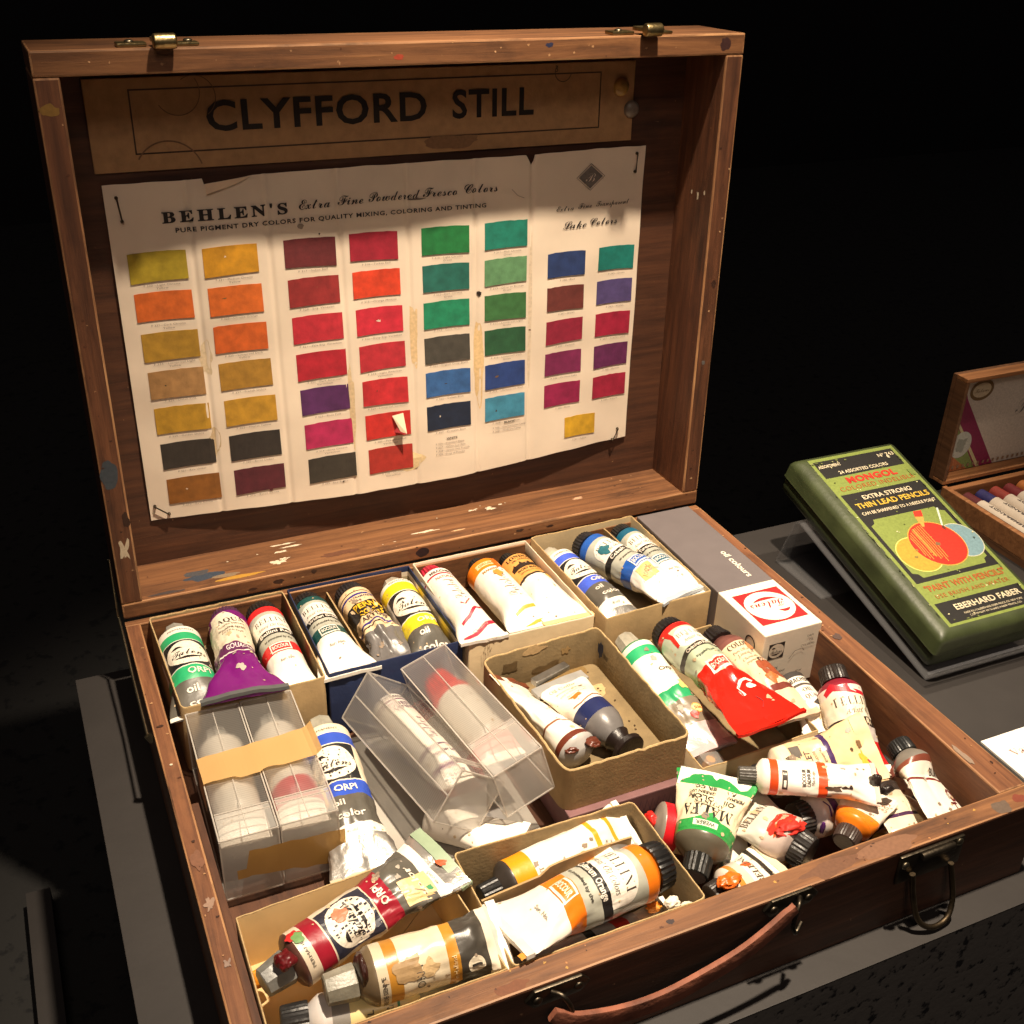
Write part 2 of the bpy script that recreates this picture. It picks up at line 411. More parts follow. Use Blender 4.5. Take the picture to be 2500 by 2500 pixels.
# paint marks on the wood (real dried paint, slightly proud)
white_p, blue_p, yel_p, blk_p = (214, 198, 172), (58, 66, 78), (186, 138, 40), (34, 26, 24)
def on_rail(x, d, off): return LID(x, .0120 + off, d)
def on_front(x, h, off): return LID(x, h, -off)
def on_tray(x, y, off): return (x, y, off)
def on_right_in(d, h, off): return LID(W - .0135 - off, h, d)
def specks(n, xr, yr, cols, sd, big=1.0): 
    rr = random.Random(sd)
    return [blob(rr.uniform(*xr), rr.uniform(*yr), rr.uniform(.0003, .0011) * big, rr.uniform(.0003, .0007) * big, rr.choice(cols), sd + k, rough=.8) for k in range(n)]
dim_w, dk1, dk2 = (176, 132, 92), (58, 36, 26), (84, 50, 34)
R = {c.name.split('.')[0]: c for c in lid.children}
items = [blob(.057, .016, .012, .0042, blue_p, 1), blob(.070, .012, .010, .0022, (130, 110, 88), 2), blob(.052, .022, .009, .003, (76, 74, 76), 3), blob(.078, .0065, .016, .0022, (176, 130, 50), 4),
         blob(.107, .016, .0050, .0026, white_p, 5, rough=1), blob(.112, .019, .0035, .0012, white_p, 55, rough=1), blob(.116, .039, .008, .0010, white_p, 6, rough=.9), blob(.121, .034, .007, .0011, white_p, 7, rough=.9), blob(.113, .029, .004, .0012, white_p, 8, rough=.9),
         blob(.217, .018, .009, .0013, white_p, 9, rough=.8), blob(.240, .011, .005, .0009, (200, 160, 120), 10), blob(.262, .036, .003, .0014, white_p, 11, rough=1.2), blob(.275, .034, .004, .002, white_p, 12, rough=1.2), blob(.285, .037, .0016, .0008, white_p, 13),
         blob(.345, .023, .004, .0018, (190, 150, 120), 14, rough=1), blob(.150, .012, .014, .003, (100, 64, 46), 15), blob(.03, .004, .012, .0016, (70, 60, 58), 16)]
merge(R['bottom_rail'], art(items + specks(16, (.02, .42), (.003, .044), [white_p, dk1, dim_w], 20), on_rail, 'paint_stain', lid, base=.00006, step=.000004))
items = [blob(.208, .0062, .0048, .0036, (24, 22, 22), 1, rough=.15), blob(.103, .0062, .004, .0016, dk1, 2), blob(.085, .004, .003, .001, dk1, 4), blob(.128, .0085, .0018, .0016, dk1, 5), blob(.285, .008, .003, .0012, dk1, 6), blob(.310, .0065, .003, .001, dk1, 7)]
merge(R['bottom_rail'], art(items + specks(16, (.01, .43), (.001, .011), [dk1, dk2, dim_w], 30), on_front, 'paint_stain', lid, base=.00006, step=.000003))
items = [blob(.297, H - .004, .0025, .0012, (46, 48, 74), 13), blob(.2, H - .0085, .003, .0015, (160, 66, 46), 14), blob(.425, H - .006, .004, .004, (62, 38, 36), 15)]
merge(R['top_rail'], art(items + specks(14, (.005, .435), (H - .0125, H - .001), [dk2, dim_w, (206, 160, 116)], 140), on_front, 'paint_stain', lid, base=.00006, step=.000003))
items = [blob(.0055, .105, .0050, .010, (62, 68, 74), 10, rough=.2), blob(.0075, .052, .0026, .009, (190, 172, 146), 11, rough=1.1), blob(.011, .073, .0024, .005, (54, 32, 22), 12), blob(.006, .318, .005, .003, (126, 94, 44), 16)]
sides = [c for c in lid.children if c.name.startswith('side_rail')]
merge(sides[0], art(items + specks(14, (.001, .012), (.02, .33), [dk1, dk2, (190, 150, 110)], 80), on_front, 'paint_stain', lid, base=.00006, step=.000003))
merge(sides[1], art([blob(.435, .18, .002, .003, dk1, 17), blob(.433, .12, .0015, .002, (90, 86, 84), 18)] + specks(14, (.428, .439), (.02, .33), [dk1, dk2, (190, 150, 110)], 110), on_front, 'paint_stain', lid, base=.00006, step=.000003))
merge(sides[1], art([blob(.018, .24, .0012, .0022, white_p, 3, rough=1), blob(.010, .243, .001, .0016, white_p, 4), blob(.026, .241, .0008, .0016, white_p, 5)], on_right_in, 'paint_stain', lid))
TR = {c.name: c for c in tray.children}
items = [blob(.300, FY + .006, .016, .004, (106, 72, 52), 1, rough=.6), blob(.335, FY + .006, .02, .005, (124, 88, 66), 2), blob(.413, FY + .005, .006, .004, (100, 84, 72), 3), blob(.427, FY + .006, .004, .003, (122, 62, 46), 4), blob(.205, FY + .008, .0020, .0015, (58, 46, 46), 5, rough=.4), blob(.120, FY + .004, .008, .003, (112, 66, 40), 6)]
merge(TR['front_board'], art(items + specks(26, (.04, .43), (FY + .001, FY + .0125), [dk1, dk2, (180, 124, 78), (176, 134, 66)], 200), on_tray, 'paint_stain', tray, base=.00004, step=.000003))
items = [blob(.0045, -.115, .002, .001, dk1, 7), blob(.005, -.150, .0008, .0008, white_p, 8), blob(.005, -.225, .003, .007, (120, 82, 62), 9), blob(.005, -.255, .002, .004, (150, 122, 104), 10, rough=1), blob(.006, -.292, .0014, .003, (140, 118, 106), 11, rough=1)]
merge(TR['side_board'], art(items + specks(12, (.001, .008), (-.34, -.02), [dk1, dk2, dim_w], 300), on_tray, 'paint_stain', tray, base=.00004, step=.000003))
items = [blob(.424, -.312, .0020, .008, (140, 120, 104), 12, rough=.5), blob(.430, -.19, .003, .003, (84, 66, 60), 13), blob(.428, -.160, .003, .006, (164, 118, 80), 14), blob(.435, -.323, .0006, .0012, dk1, 15)]
merge(TR['side_board.001'], art(items + specks(16, (.425, .438), (-.34, -.02), [dk1, dk2, dim_w], 330), on_tray, 'paint_stain', tray, base=.00004, step=.000003))
# stay, handle, bracket and draw latch on the outside
b = MB(); b.tube([LID(-.003, .045, .004), LID(-.0028, .002, .002), (-.0030, -.06, -.004), (-.0032, -.118, -.002)], .0009, steel, 8); b.tube([(-.0032, -.118, -.002), (-.001, -.1185, -.006)], .0022, steel, 10); obj('lid_stay', b, box, smooth=50)
leath = mat((138, 82, 60), .7, .55, 70, .7, bscale=240)
hp = [(.1345, -.3665, -.0105), (.1440, -.3690, -.0165), (.1653, -.3710, -.0212), (.1850, -.3718, -.0222), (.2050, -.3712, -.0205), (.2320, -.3700, -.0148), (.2500, -.3685, -.0075), (.2656, -.3665, .0006)]
def smooth_path(pts, n=5):
    r = []; P = [Vector(q) for q in pts]; P = [2 * P[0] - P[1]] + P + [2 * P[-1] - P[-2]]
    for k in range(1, len(P) - 2):
        for q in range(n):
            t = q / n; a, b_, c, d = P[k - 1:k + 3]
            r.append(.5 * ((2 * b_) + (c - a) * t + (2 * a - 5 * b_ + 4 * c - d) * t * t + (3 * b_ - a - 3 * c + d) * t ** 3))
    r.append(P[-2]); return r
def strap(pts, hw, th, m, name, parent, wf=None, taper=None):
    mb = MB(); vs = []; fs = []; N = len(pts); n = 12
    for k, q in enumerate(pts):
        t = (pts[min(k + 1, N - 1)] - pts[max(k - 1, 0)]).normalized()
        side = Vector((0, -1, 0)); side = (side - t * side.dot(t)).normalized(); upv = side.cross(t)
        hw_ = hw * (taper(k / (N - 1)) if taper else 1)
        for j in range(n):
            A = 2 * PI * j / n
            vs.append(q + upv * (hw_ * math.copysign(abs(math.cos(A)) ** .3, math.cos(A))) + side * (th * math.copysign(abs(math.sin(A)) ** .3, math.sin(A))))
    for k in range(N - 1):
        for j in range(n): fs.append((k * n + j, k * n + (j + 1) % n, (k + 1) * n + (j + 1) % n, (k + 1) * n + j))
    fs += [tuple(range(n)), tuple((N - 1) * n + j for j in range(n))]
    mb.add(vs, fs, m); return obj(name, mb, parent, smooth=50)
hd = strap(smooth_path(hp, 6),   .0056, .0016, leath, 'handle', box, taper=lambda t: .72 + .28 * math.sin(PI * t) if .04 < t < .96 else .6)
for cx, cz in ((.1405, -.0060), (.2690, -.0040)):
    b = MB(); pts = [(cx - .0165, cz), (cx - .012, cz + .0052), (cx + .012, cz + .0052), (cx + .0165, cz), (cx + .012, cz - .0055), (cx - .012, cz - .0055)]
    vs = [(x, FY - .0004, z) for x, z in pts] + [(x, FY - .0022, z) for x, z in pts]
    b.add(vs, [(0, 1, 2, 3, 4, 5), (11, 10, 9, 8, 7, 6)] + [(k, (k + 1) % 6, 6 + (k + 1) % 6, 6 + k) for k in range(6)], dsteel)
    for dx in (-.0105, .0105): b.lathe((cx + dx, FY - .0022, cz - .001), (0, -1, 0), [(0, .0026), (.0009, .0022), (.0014, .0008)], dsteel, 14)
    obj('handle_plate', b, hd, smooth=40, bevel=.0004)
    b = MB(); sg = 1 if cx < .2 else -1
    b.tube(smooth_path([(cx - .004 * sg, FY - .003, cz + .003), (cx, FY - .0075, cz + .003), (cx + .0035 * sg, FY - .010, cz - .006), (cx + .001 * sg, FY - .010, cz - .013), (cx - .004 * sg, FY - .0075, cz - .010)], 5), .0012, dsteel, 8); obj('handle_ring', b, hd, smooth=60)
b = MB(); b.box(.3385, FY - .0022, -.0215, .3815, FY - .0004, -.0022, dsteel)
for dx, dz in ((.342, -.0085), (.378, -.0052)): b.lathe((dx, FY - .0022, dz), (0, -1, 0), [(0, .0025), (.0009, .0022), (.0014, .0008)], steel, 14)
b.tube([(.350, FY - .004, -.0035), (.372, FY - .004, -.0035)], .0022, dsteel, 10)
lat = obj('draw_latch', b, box, smooth=40, bevel=.0005)
b = MB(); b.tube(smooth_path([(.347, FY - .004, -.015), (.3495, FY - .006, -.030), (.3535, FY - .010, -.046), (.362, FY - .013, -.0525), (.373, FY - .012, -.0515), (.3775, FY - .009, -.043), (.3765, FY - .006, -.030), (.374, FY - .004, -.018)], 5), .0016, mat((88, 76, 60), .5, .4, 120, .2, 1.0), 9); obj('latch_bail', b, lat, smooth=60)

# ------------------------------------------------------------------ name card and colour chart in the lid
M_board = mat((164, 126, 86), .85, .16, 130, .35, bscale=420)
nc = thing('name_card', 'brown cardboard name card lettered in black capitals, fixed inside the top of the lid', 'name card', LID(.2, .3, DL))
b = MB(); b.box(.0272, .2755, DL - .0018, .3850, .3277, DL - .0002, M_board, LID); obj('card', b, nc, bevel=.0004)
def on_card(x, h, off): return LID(x, h, DL - .0018 - off)
INK = (30, 22, 18)
it = frame_(.0515, .2850, .3590, .3215, .0009, (66, 44, 30)) + [T('CLYFFORD', .1640, .3050, .0168, INK, 'b', w=.1390, sp=1.08), T('STILL', .2800, .3050, .0168, INK, 'b', w=.0580, sp=1.08)]
ringp = lambda cx, cy, r, a0, a1: [(cx + r * math.cos(a0 + (a1 - a0) * k / 24), cy + r * math.sin(a0 + (a1 - a0) * k / 24)) for k in range(25)]
it += [L_(ringp(.079, .319, .013, -2.6, .6), .0005, (112, 82, 56)), L_(ringp(.089, .316, .012, -1, 2.2), .0005, (100, 74, 50)), L_(ringp(.070, .272, .02, .3, 2.6), .0009, (118, 86, 58)), L_(ringp(.33, .322, .006, 2.5, 6.2), .0005, (70, 56, 44)),
       blob(.25, .282, .02, .004, (130, 96, 66), 3), T('3', .325, .3242, .004, (90, 70, 50), 'si')]
art(it, on_card, 'lettering', nc, base=.00008)
for (x, h, c, nm) in ((.3745, .3108, (176, 140, 74), 'tan'), (.3835, .2962, (120, 108, 96), 'grey')):
    b = MB(); b.lathe(LID(x, h, DL - .0019), Vector(LID(0, 0, -1)), [(0, .0058), (.0012, .0056), (.0024, .0045), (.0032, .0022), (.0034, .0004)], mat(c, .35, .3, 200), 24)
    tag(obj('thumbtack', b, None, smooth=60), f'round {nm} thumbtack pressed into the right end of the name card', 'thumbtack', 'thumbtacks on the name card')

def chart_d(x, h):
    """depth of the curled paper in the lid: pinned at its corners, hanging away from the panel below"""
    u = (x - .030) / .367; v = (h - .046) / .224
    d = .0022 + .0055 * math.sin(PI * min(1, max(0, u))) * max(0, 1 - v) ** 1.5 + .0022 * math.sin(PI * u) + .002 * max(0, (.5 - v)) * math.sin(PI * u)
    d += .0022 * math.sin(u * 2 * PI * 1.5 + .6) * (.25 + .75 * v) * math.sin(PI * u)
    for fx in (.0775, .1255, .1720, .2185, .2660, .3080): d -= .0010 * math.exp(-((x - fx) / .0016) ** 2)
    d += .0010 * noise.noise(Vector((x * 26, h * 30, 2.0)))
    return DL - max(.0006, d)
def on_chart(x, h, off): return LID(x, h, chart_d(x, h) - off)
M_paper = mat((226, 208, 186), .75, .07, 26, .08, bscale=160)
b = MB(); NX, NY = 420, 44
def top_h(x):
    t = .2690 + .0025 * (x - .03) / .367 + .0006 * noise.noise(Vector((x * 60, 0, 0)))
    if .3030 < x < .3095: t -= .0068 * (1 - abs(x - .3070) / .0042 if abs(x - .307) < .0042 else 0)
    if .0885 < x < .1180: t -= .0035 * max(0, 1 - (x - .0885) / .0295)
    return t
def bot_h(x): return (.0458 + (x - .03) * .0045 - .0045 * math.sin(PI * (x - .03) / .367) ** 2 + .0005 * noise.noise(Vector((x * 50, 5, 0))))
vs = []; fs = []
for lay in (0, 1):
    for i in range(NX + 1):
        x = .0300 + .3670 * i / NX
        for j in range(NY + 1):
            h = bot_h(x) + (top_h(x) - bot_h(x)) * j / NY
            vs.append(on_chart(x, h, 0 if lay == 0 else -.0003))
n1 = (NX + 1) * (NY + 1); q = lambda i, j: i * (NY + 1) + j
for i in range(NX):
    for j in range(NY):
        fs.append((q(i, j), q(i + 1, j), q(i + 1, j + 1), q(i, j + 1))); fs.append((n1 + q(i, j), n1 + q(i, j + 1), n1 + q(i + 1, j + 1), n1 + q(i + 1, j)))
for i in range(NX):
    for j in (0, NY): fs.append((q(i, j), q(i + 1, j), n1 + q(i + 1, j), n1 + q(i, j)))
for j in range(NY):
    for i in (0, NX): fs.append((q(i, j), q(i, j + 1), n1 + q(i, j + 1), n1 + q(i, j)))
b.add(vs, fs, M_paper)
chart = tag(obj('colour_chart', b, None, smooth=70), 'creased white colour chart with swatch rows, stapled inside the lid', 'colour chart')
b = MB(); vs = []
for k in range(9):
    t = k / 8; x = .0890 + .0270 * t
    for hh in (top_h(x) + .0002, top_h(x) - .0052 * (1 - t) ** .7 - .0003): vs.append(on_chart(x, hh, .0011 + .0016 * (1 - t) * (1 if hh < top_h(x) else .2)))
b.add(vs, [(2 * k, 2 * k + 1, 2 * k + 3, 2 * k + 2) for k in range(8)], mat((236, 206, 172), .8, .06)); obj('folded_tear', b, chart)
GI = (128, 112, 104)
colx = [.0558, .1000, .1513, .1943, .2444, .2888, .3370, .3784]
rows = [[('F 330—Light Chrome|Yellow', (186, 160, 42)), ('F 332—Dark Chrome|Yellow', (226, 108, 38)), ('F 334—Limeproof Light|Yellow', (186, 142, 46)), ('F 336—Dutch Pink', (182, 136, 84)), ('F 339—Golden Ochre', (198, 150, 44)), ('F 301—Raw Umber', (56, 48, 42)), ('F 370—Raw Sienna', (150, 94, 34))],
        [('F 331—Medium Chrome|Yellow', (220, 156, 34)), ('F 333—Chrome Orange', (226, 110, 38)), ('F 335—Limeproof Dark|Yellow', (228, 106, 40)), ('F 337—French Ochre', (178, 130, 46)), ('F 302—Naples Yellow', (206, 154, 46)), ('F 300—Burnt Umber', (54, 46, 41)), ('F 372—Burnt Sienna', (96, 36, 46))],
        [('F 317—Indian Red', (112, 40, 44)), ('F 320—Eng. Venetian', (158, 46, 46)), ('F 321—Pale Eng. Vermilion', (206, 46, 60)), ('F 323—Dark American|Vermilion', (192, 34, 50)), ('F 325—Rose Pink', (92, 40, 96)), ('F 314—Deep Chinese|Vermilion', (190, 40, 92)), ('F 303—Raw Brown', (64, 57, 48))],
        [('F 316—Turkey Red', (168, 30, 52)), ('F 315—Orange Mineral', (238, 74, 40)), ('F 322—Deep Eng. Vermilion', (216, 44, 64)), ('F 324—Light American|Vermilion', (200, 46, 58)), ('F 329—Limeproof Vermilion', (210, 44, 52)), ('F 305—Pale American|Vermilion', (212, 46, 40)), ('F 318—Chinese|Vermilion', (186, 50, 40))],
        [('F 310—Light Chrome|Green', (34, 128, 66)), ('F 312—Dark Chrome|Green', (38, 112, 98)), ('F 314—Paris Green', (34, 146, 104)), ('F 301—English Drop Black', (76, 72, 64)), ('F 305—Cobalt Blue', (58, 106, 168)), ('F 307—Prussian Blue', (26, 38, 62))],
        [('F 311—Med. Chrome|Green', (28, 132, 110)), ('F 313—Olive or Bronze|Green', (108, 160, 112)), ('F 317—Limeproof Light|Green', (64, 118, 66)), ('F 316—Limeproof Dark|Green', (42, 92, 58)), ('F 306—Ultramarine Blue', (42, 68, 132)), ('F 308—Italian Blue', (72, 152, 184))],
        [('F 340—Blue', (42, 62, 110)), ('F 341—Brown', (114, 52, 46)), ('F 344—Carmine', (156, 34, 60)), ('F 346—Crimson Lake', (134, 38, 86)), ('F 345—Rose', (158, 30, 78))],
        [('F 342—Green', (24, 128, 116)), ('F 343—Violet', (88, 74, 126)), ('F 347—Scarlet Lake', (172, 28, 60)), ('F 348—Maroon', (106, 38, 86)), ('F 349—Vienna', (168, 30, 60))]]
items = []
def swatch(x, h, wd, ht, col, seed):
    rr = random.Random(seed)
    mb = MB(); vs = []; N = 10
    dl, dr = rr.uniform(-.0008, .0008), rr.uniform(-.0008, .0008)
    for lay in (0, 1):
        for k in range(N + 1):
            t = k / N; xx = x - wd / 2 + wd * t
            cv = .0006 * math.sin(PI * t)
            lo = h - ht / 2 + dl * (1 - t) + dr * t + cv * .6
            hi = h + ht / 2 + dl * .4 * (1 - t) + dr * .4 * t + cv + .0004 * noise.noise(Vector((xx * 300, seed, 0)))
            vs.append(on_chart(xx, lo, .0006 if lay == 0 else .0002)); vs.append(on_chart(xx, hi, .00025 if lay == 0 else .00005))
    o_ = 2 * (N + 1); fs = []
    for k in range(N):
        a = 2 * k
        fs += [(a, a + 2, a + 3, a + 1), (o_ + a, o_ + a + 1, o_ + a + 3, o_ + a + 2), (a, o_ + a, o_ + a + 2, a + 2), (a + 1, a + 3, o_ + a + 3, o_ + a + 1)]
    fs += [(0, 1, o_ + 1, o_), (2 * N, o_ + 2 * N, o_ + 2 * N + 1, 2 * N + 1)]
    mb.add(vs, fs, mat(tuple(int(q * .90) for q in col), .66, .26, 150, .12, bscale=700))
    return obj('colour_swatch', mb, chart)
sd = 0
for ci, rw in enumerate(rows):
    small = ci >= 6
    for ri, (nm, col) in enumerate(rw):
        x = colx[ci] + (.0008 * ri if ci < 4 else 0); h = (.2183 - .0254 * ri) if not small else (.1930 - .0248 * ri); sd += 1
        wd = (.0348, .0342, .0342, .0330, .0338, .0322, .0306, .0296)[ci]
        swatch(x, h, wd, .0182 if not small else .0172, col, sd)
        for k, ln in enumerate(nm.split('|')): items.append(T(ln, x + .001, h - .0112 - .0021 * k, .00125, GI, 'r', sp=1.1, w=min(.0285, len(ln) * .00122)))
        if random.random() < .5: items.append(blob(x + random.uniform(-.009, .009), h + random.uniform(-.005, .005), random.uniform(.0004, .0016), random.uniform(.0003, .0008), random.choice([(60, 50, 40), (120, 90, 50), (220, 200, 180)]), sd + .5, rough=.9))
swatch(.3535, .0655, .0268, .0160, (218, 168, 40), 99); items.append(T('F 351—Yellow', .3535, .0545, .00125, GI, w=.012))
BK = (36, 30, 30)
items += [T("BEHLEN'S", .1000, .2478, .0064, BK, 'sb', w=.0770, sp=1.35, off=.02), T('Extra', .1560, .2497, .0066, BK, 'sc', w=.0205), T('Fine', .1800, .2502, .0066, BK, 'sc', w=.0170), T('Powdered', .2095, .2508, .0066, BK, 'sc', w=.0350), T('Fresco', .2410, .2513, .0066, BK, 'sc', w=.0240), T('Colors', .2700, .2518, .0066, BK, 'sc', w=.0240)]
items += [T('PURE PIGMENT DRY COLORS FOR QUALITY MIXING, COLORING AND TINTING',   .1712, .2398, .0027, BK, 'b', w=.2050, sp=1.15)]
items += [P_([(.3537, .2605), (.3440, .2527), (.3537, .2449), (.3634, .2527)], (112, 104, 98)), L_([(.3537, .2618), (.3424, .2527), (.3537, .2436), (.3650, .2527), (.3537, .2618)], .0004, (90, 84, 80)), T('B', .3537, .2527, .0066, (216, 200, 182), 'sc', off=-.015),
          T('Extra', .3340, .2330, .0040, BK, 'sc', w=.0140), T('Fine', .3500, .2335, .0040, BK, 'sc', w=.0110), T('Transparent', .3725, .2340, .0040, BK, 'sc', w=.0270), T('Lake', .3425, .2210, .0056, BK, 'sc', w=.0190), T('Colors', .3660, .2216, .0056, BK, 'sc', w=.0220)]
items += [T('WHITE', .2460, .0745, .0015, BK, 'b', w=.0085)] + [T(s, .2335, .0712 - .0028 * k, .00125, GI, w=w_, al='l') for k, (s, w_) in enumerate((('F 326—Imported Flake', .022), ('F 327—White Seal Zinc', .023), ('F 328—Green Seal French', .026), ('F 329—Drop of Powder', .0225)))]
items += [T('BLACK', .2925, .0795, .0015, BK, 'b', w=.0085)] + [T(s, .2790, .0762 - .0028 * k, .00125, GI, w=w_, al='l') for k, (s, w_) in enumerate((('F 309—Germantown Lamp', .027), ('F 308—Ordinary Lamp', .023)))]
items += [blob(.146, .236, .0022, .0016, (150, 134, 118), 2), blob(.158, .2300, .0006, .0006, (70, 56, 48), 3), blob(.2245, .247, .006, .0006, (120, 104, 92), 4), blob(.2685, .1792, .0016, .0018, (40, 30, 26), 5), blob(.2800, .185, .0016, .0014, (232, 186, 40), 8), blob(.3085, .1478, .0008, .0006, (90, 50, 40), 9), blob(.1630, .0543, .0007, .0007, (80, 60, 40), 10), blob(.1115, .0575, .0014, .0016, (90, 34, 44), 12),
          L_([(.2925, .249), (.297, .2445), (.302, .2425)], .0003, (150, 134, 118))]
art(items, on_chart, 'lettering', chart, base=.0004, step=.0000005, cut=None, res=2)
tan = [blob(.0780, .0985, .003, .009, (206, 180, 142), 1, rough=.8), blob(.2680, .13, .004, .03, (218, 186, 138), 2, rough=.5), blob(.2200, .155, .003, .02, (220, 190, 146), 3, rough=.6), blob(.2120, .06, .012, .008, (222, 196, 150), 4), blob(.1730, .11, .002, .03, (216, 190, 150), 5), blob(.3085, .16, .0012, .06, (214, 194, 168), 6, rough=.3), blob(.078, .155, .004, .012, (214, 192, 158), 7, rough=.7)]
merge(chart, art(tan, on_chart, 'stain', chart, base=.0001, step=.000002, cut=.006))
for (x0, h0, x1, h1) in ((.0370, .2615, .0385, .2475), (.3898, .2665, .3893, .2540), (.0335, .0565, .0420, .0495), (.3885, .0560, .3840, .0475)):
    b = MB(); b.tube([on_chart(x0, h0, -.001), on_chart(x0, h0, .0022), on_chart(x1, h1, .0022), on_chart(x1, h1, -.001)], .0005, dsteel, 8)
    for x, h in ((x0, h0), (x1, h1)): b.lathe(on_chart(x, h, .0004), Vector(LID(0, 0, -1)), [(0, .0011), (.0012, .0010), (.0022, .0004)], dsteel, 10)
    obj('staple', b, chart, smooth=50)
b = MB(); b.add([on_chart(.2010, .0985, .0012), on_chart(.2090, .1000, .0020), on_chart(.2095, .0860, .0075), on_chart(.2055, .0875, .0050)], [(0, 1, 2, 3)], mat((228, 206, 176), .7, .06)); b.add([on_chart(.2060, .0925, .003), on_chart(.2098, .0858, .0078), on_chart(.2010, .0868, .003)], [(0, 1, 2)], mat((150, 34, 40), .6)); obj('torn_flap', b, chart)
# ------------------------------------------------------------------ cardboard boxes
def path_round(cs, r, n=5):
    out = []; N = len(cs)
    for k in range(N):
        p0, p1, p2 = Vector(cs[k - 1]), Vector(cs[k]), Vector(cs[(k + 1) % N])
        if r <= 0: out.append(p1); continue
        a = (p0 - p1).normalized() * r; c = (p2 - p1).normalized() * r
        for q in range(n + 1):
            t = q / n; out.append((p1 + a) * (1 - t) ** 2 + 2 * t * (1 - t) * p1 + (p1 + c) * t * t)
    return out
def dense(pts, step):
    out = []; N = len(pts)
    for k in range(N):
        a, b_ = pts[k], pts[(k + 1) % N]; n = max(1, int((b_ - a).length / step))
        for q in range(n): out.append(a.lerp(b_, q / n))
    return out
def carton(name, label, cs, z0, zf, z1, m_out, m_in, m_rim, th=.0011, rad=.0012, jit=.0005, group='small cardboard trays of tubes', cat='cardboard tray', inband=None, seed=1, lean=0.0, z1f=None):
    """open tray; cs = back-left, back-right, front-right, front-left corners"""
    pts = dense(path_round(cs, rad), .0035); N = len(pts)
    cen = sum(pts, Vector((0, 0))) / N
    nor = []
    for k in range(N):
        t = (pts[(k + 1) % N] - pts[k - 1]).normalized(); n_ = Vector((t.y, -t.x))
        if n_.dot(pts[k] - cen) < 0: n_ = -n_
        nor.append(n_)
    ztop = []
    for k in range(N):
        j = jit * (noise.noise(Vector((pts[k].x * 140, pts[k].y * 140, seed))) + .7 * noise.noise(Vector((pts[k].x * 420, pts[k].y * 420, seed))))
        zz = z1 if z1f is None else z1f(pts[k].x, pts[k].y)
        ztop.append(zz + j)
    def ringv(off, zfun): return [(pts[k].x - nor[k].x * off, pts[k].y - nor[k].y * off, zfun(k)) for k in range(N)]
    wob = [0 * noise.noise(Vector((pts[k].x * 40, pts[k].y * 40, seed + 9))) for k in range(N)]
    rings = [ringv(0, lambda k: z0), [(pts[k].x - nor[k].x * wob[k], pts[k].y - nor[k].y * wob[k], ztop[k] - .0006) for k in range(N)],
             ringv(th * .3, lambda k: ztop[k]), ringv(th * .8, lambda k: ztop[k]), ringv(th, lambda k: ztop[k] - .0006)]
    ms = [m_out, m_rim, m_rim, m_rim]
    if inband:
        for dz, mm in inband: rings.append(ringv(th, lambda k, dz=dz: ztop[k] - dz)); ms.append(mm)
    rings.append(ringv(th, lambda k: zf)); ms.append(m_in)
    mb = MB(); vs = [v for r in rings for v in r]
    mb.add(vs, [], m_out)
    for r in range(len(rings) - 1):
        j = mb.slot(ms[r])
        for k in range(N): mb.f.append((r * N + k, r * N + (k + 1) % N, (r + 1) * N + (k + 1) % N, (r + 1) * N + k)); mb.i.append(j)
    j = mb.slot(m_in); last = (len(rings) - 1) * N
    mb.f.append(tuple(last + k for k in range(N))); mb.i.append(j)
    mb.f.append(tuple(N - 1 - k for k in range(N))); mb.i.append(mb.slot(m_out))
    return tag(obj(name, mb, None, smooth=35), label, cat, group)
def plank(name, parent, a, b_, z0, z1, th, m, curve=None):
    a, b_ = Vector(a), Vector(b_); t = (b_ - a).normalized(); n_ = Vector((-t.y, t.x)) * th / 2; mb = MB(); vs = []; N = 16
    for k in range(N + 1):
        q = a.lerp(b_, k / N); z = z1 if not curve else z1 + curve(k / N)
        z += .0004 * noise.noise(Vector((q.x * 200, q.y * 200, 3)))
        vs += [(q.x + n_.x, q.y + n_.y, z0), (q.x - n_.x, q.y - n_.y, z0), (q.x + n_.x, q.y + n_.y, z), (q.x - n_.x, q.y - n_.y, z)]
    fs = []
    for k in range(N):
        o = 4 * k; p_ = o + 4
        fs += [(o, p_, p_ + 2, o + 2), (o + 1, o + 3, p_ + 3, p_ + 1), (o + 2, p_ + 2, p_ + 3, o + 3), (o, o + 1, p_ + 1, p_)]
    fs += [(0, 2, 3, 1), (4 * N, 4 * N + 1, 4 * N + 3, 4 * N + 2)]
    mb.add(vs, fs, m); return obj(name, mb, parent)
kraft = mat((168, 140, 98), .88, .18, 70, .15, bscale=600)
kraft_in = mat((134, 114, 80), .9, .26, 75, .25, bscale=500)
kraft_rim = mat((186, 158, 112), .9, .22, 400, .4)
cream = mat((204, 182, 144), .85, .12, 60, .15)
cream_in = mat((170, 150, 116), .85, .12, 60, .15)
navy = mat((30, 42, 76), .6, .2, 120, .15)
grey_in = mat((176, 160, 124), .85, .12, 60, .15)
ivory = mat((226, 210, 184), .8, .08, 60, .1)
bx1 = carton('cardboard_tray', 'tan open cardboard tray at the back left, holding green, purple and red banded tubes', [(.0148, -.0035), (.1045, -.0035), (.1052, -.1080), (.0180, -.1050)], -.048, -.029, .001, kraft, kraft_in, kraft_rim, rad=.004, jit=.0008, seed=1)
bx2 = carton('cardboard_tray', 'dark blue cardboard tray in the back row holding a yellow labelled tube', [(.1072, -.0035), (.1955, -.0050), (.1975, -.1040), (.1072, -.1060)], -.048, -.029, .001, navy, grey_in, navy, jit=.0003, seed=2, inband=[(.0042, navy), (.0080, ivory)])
plank('divider', bx2, (.1345, -.0060), (.1375, -.1030), -.0285, -.0065, .0010, kraft)
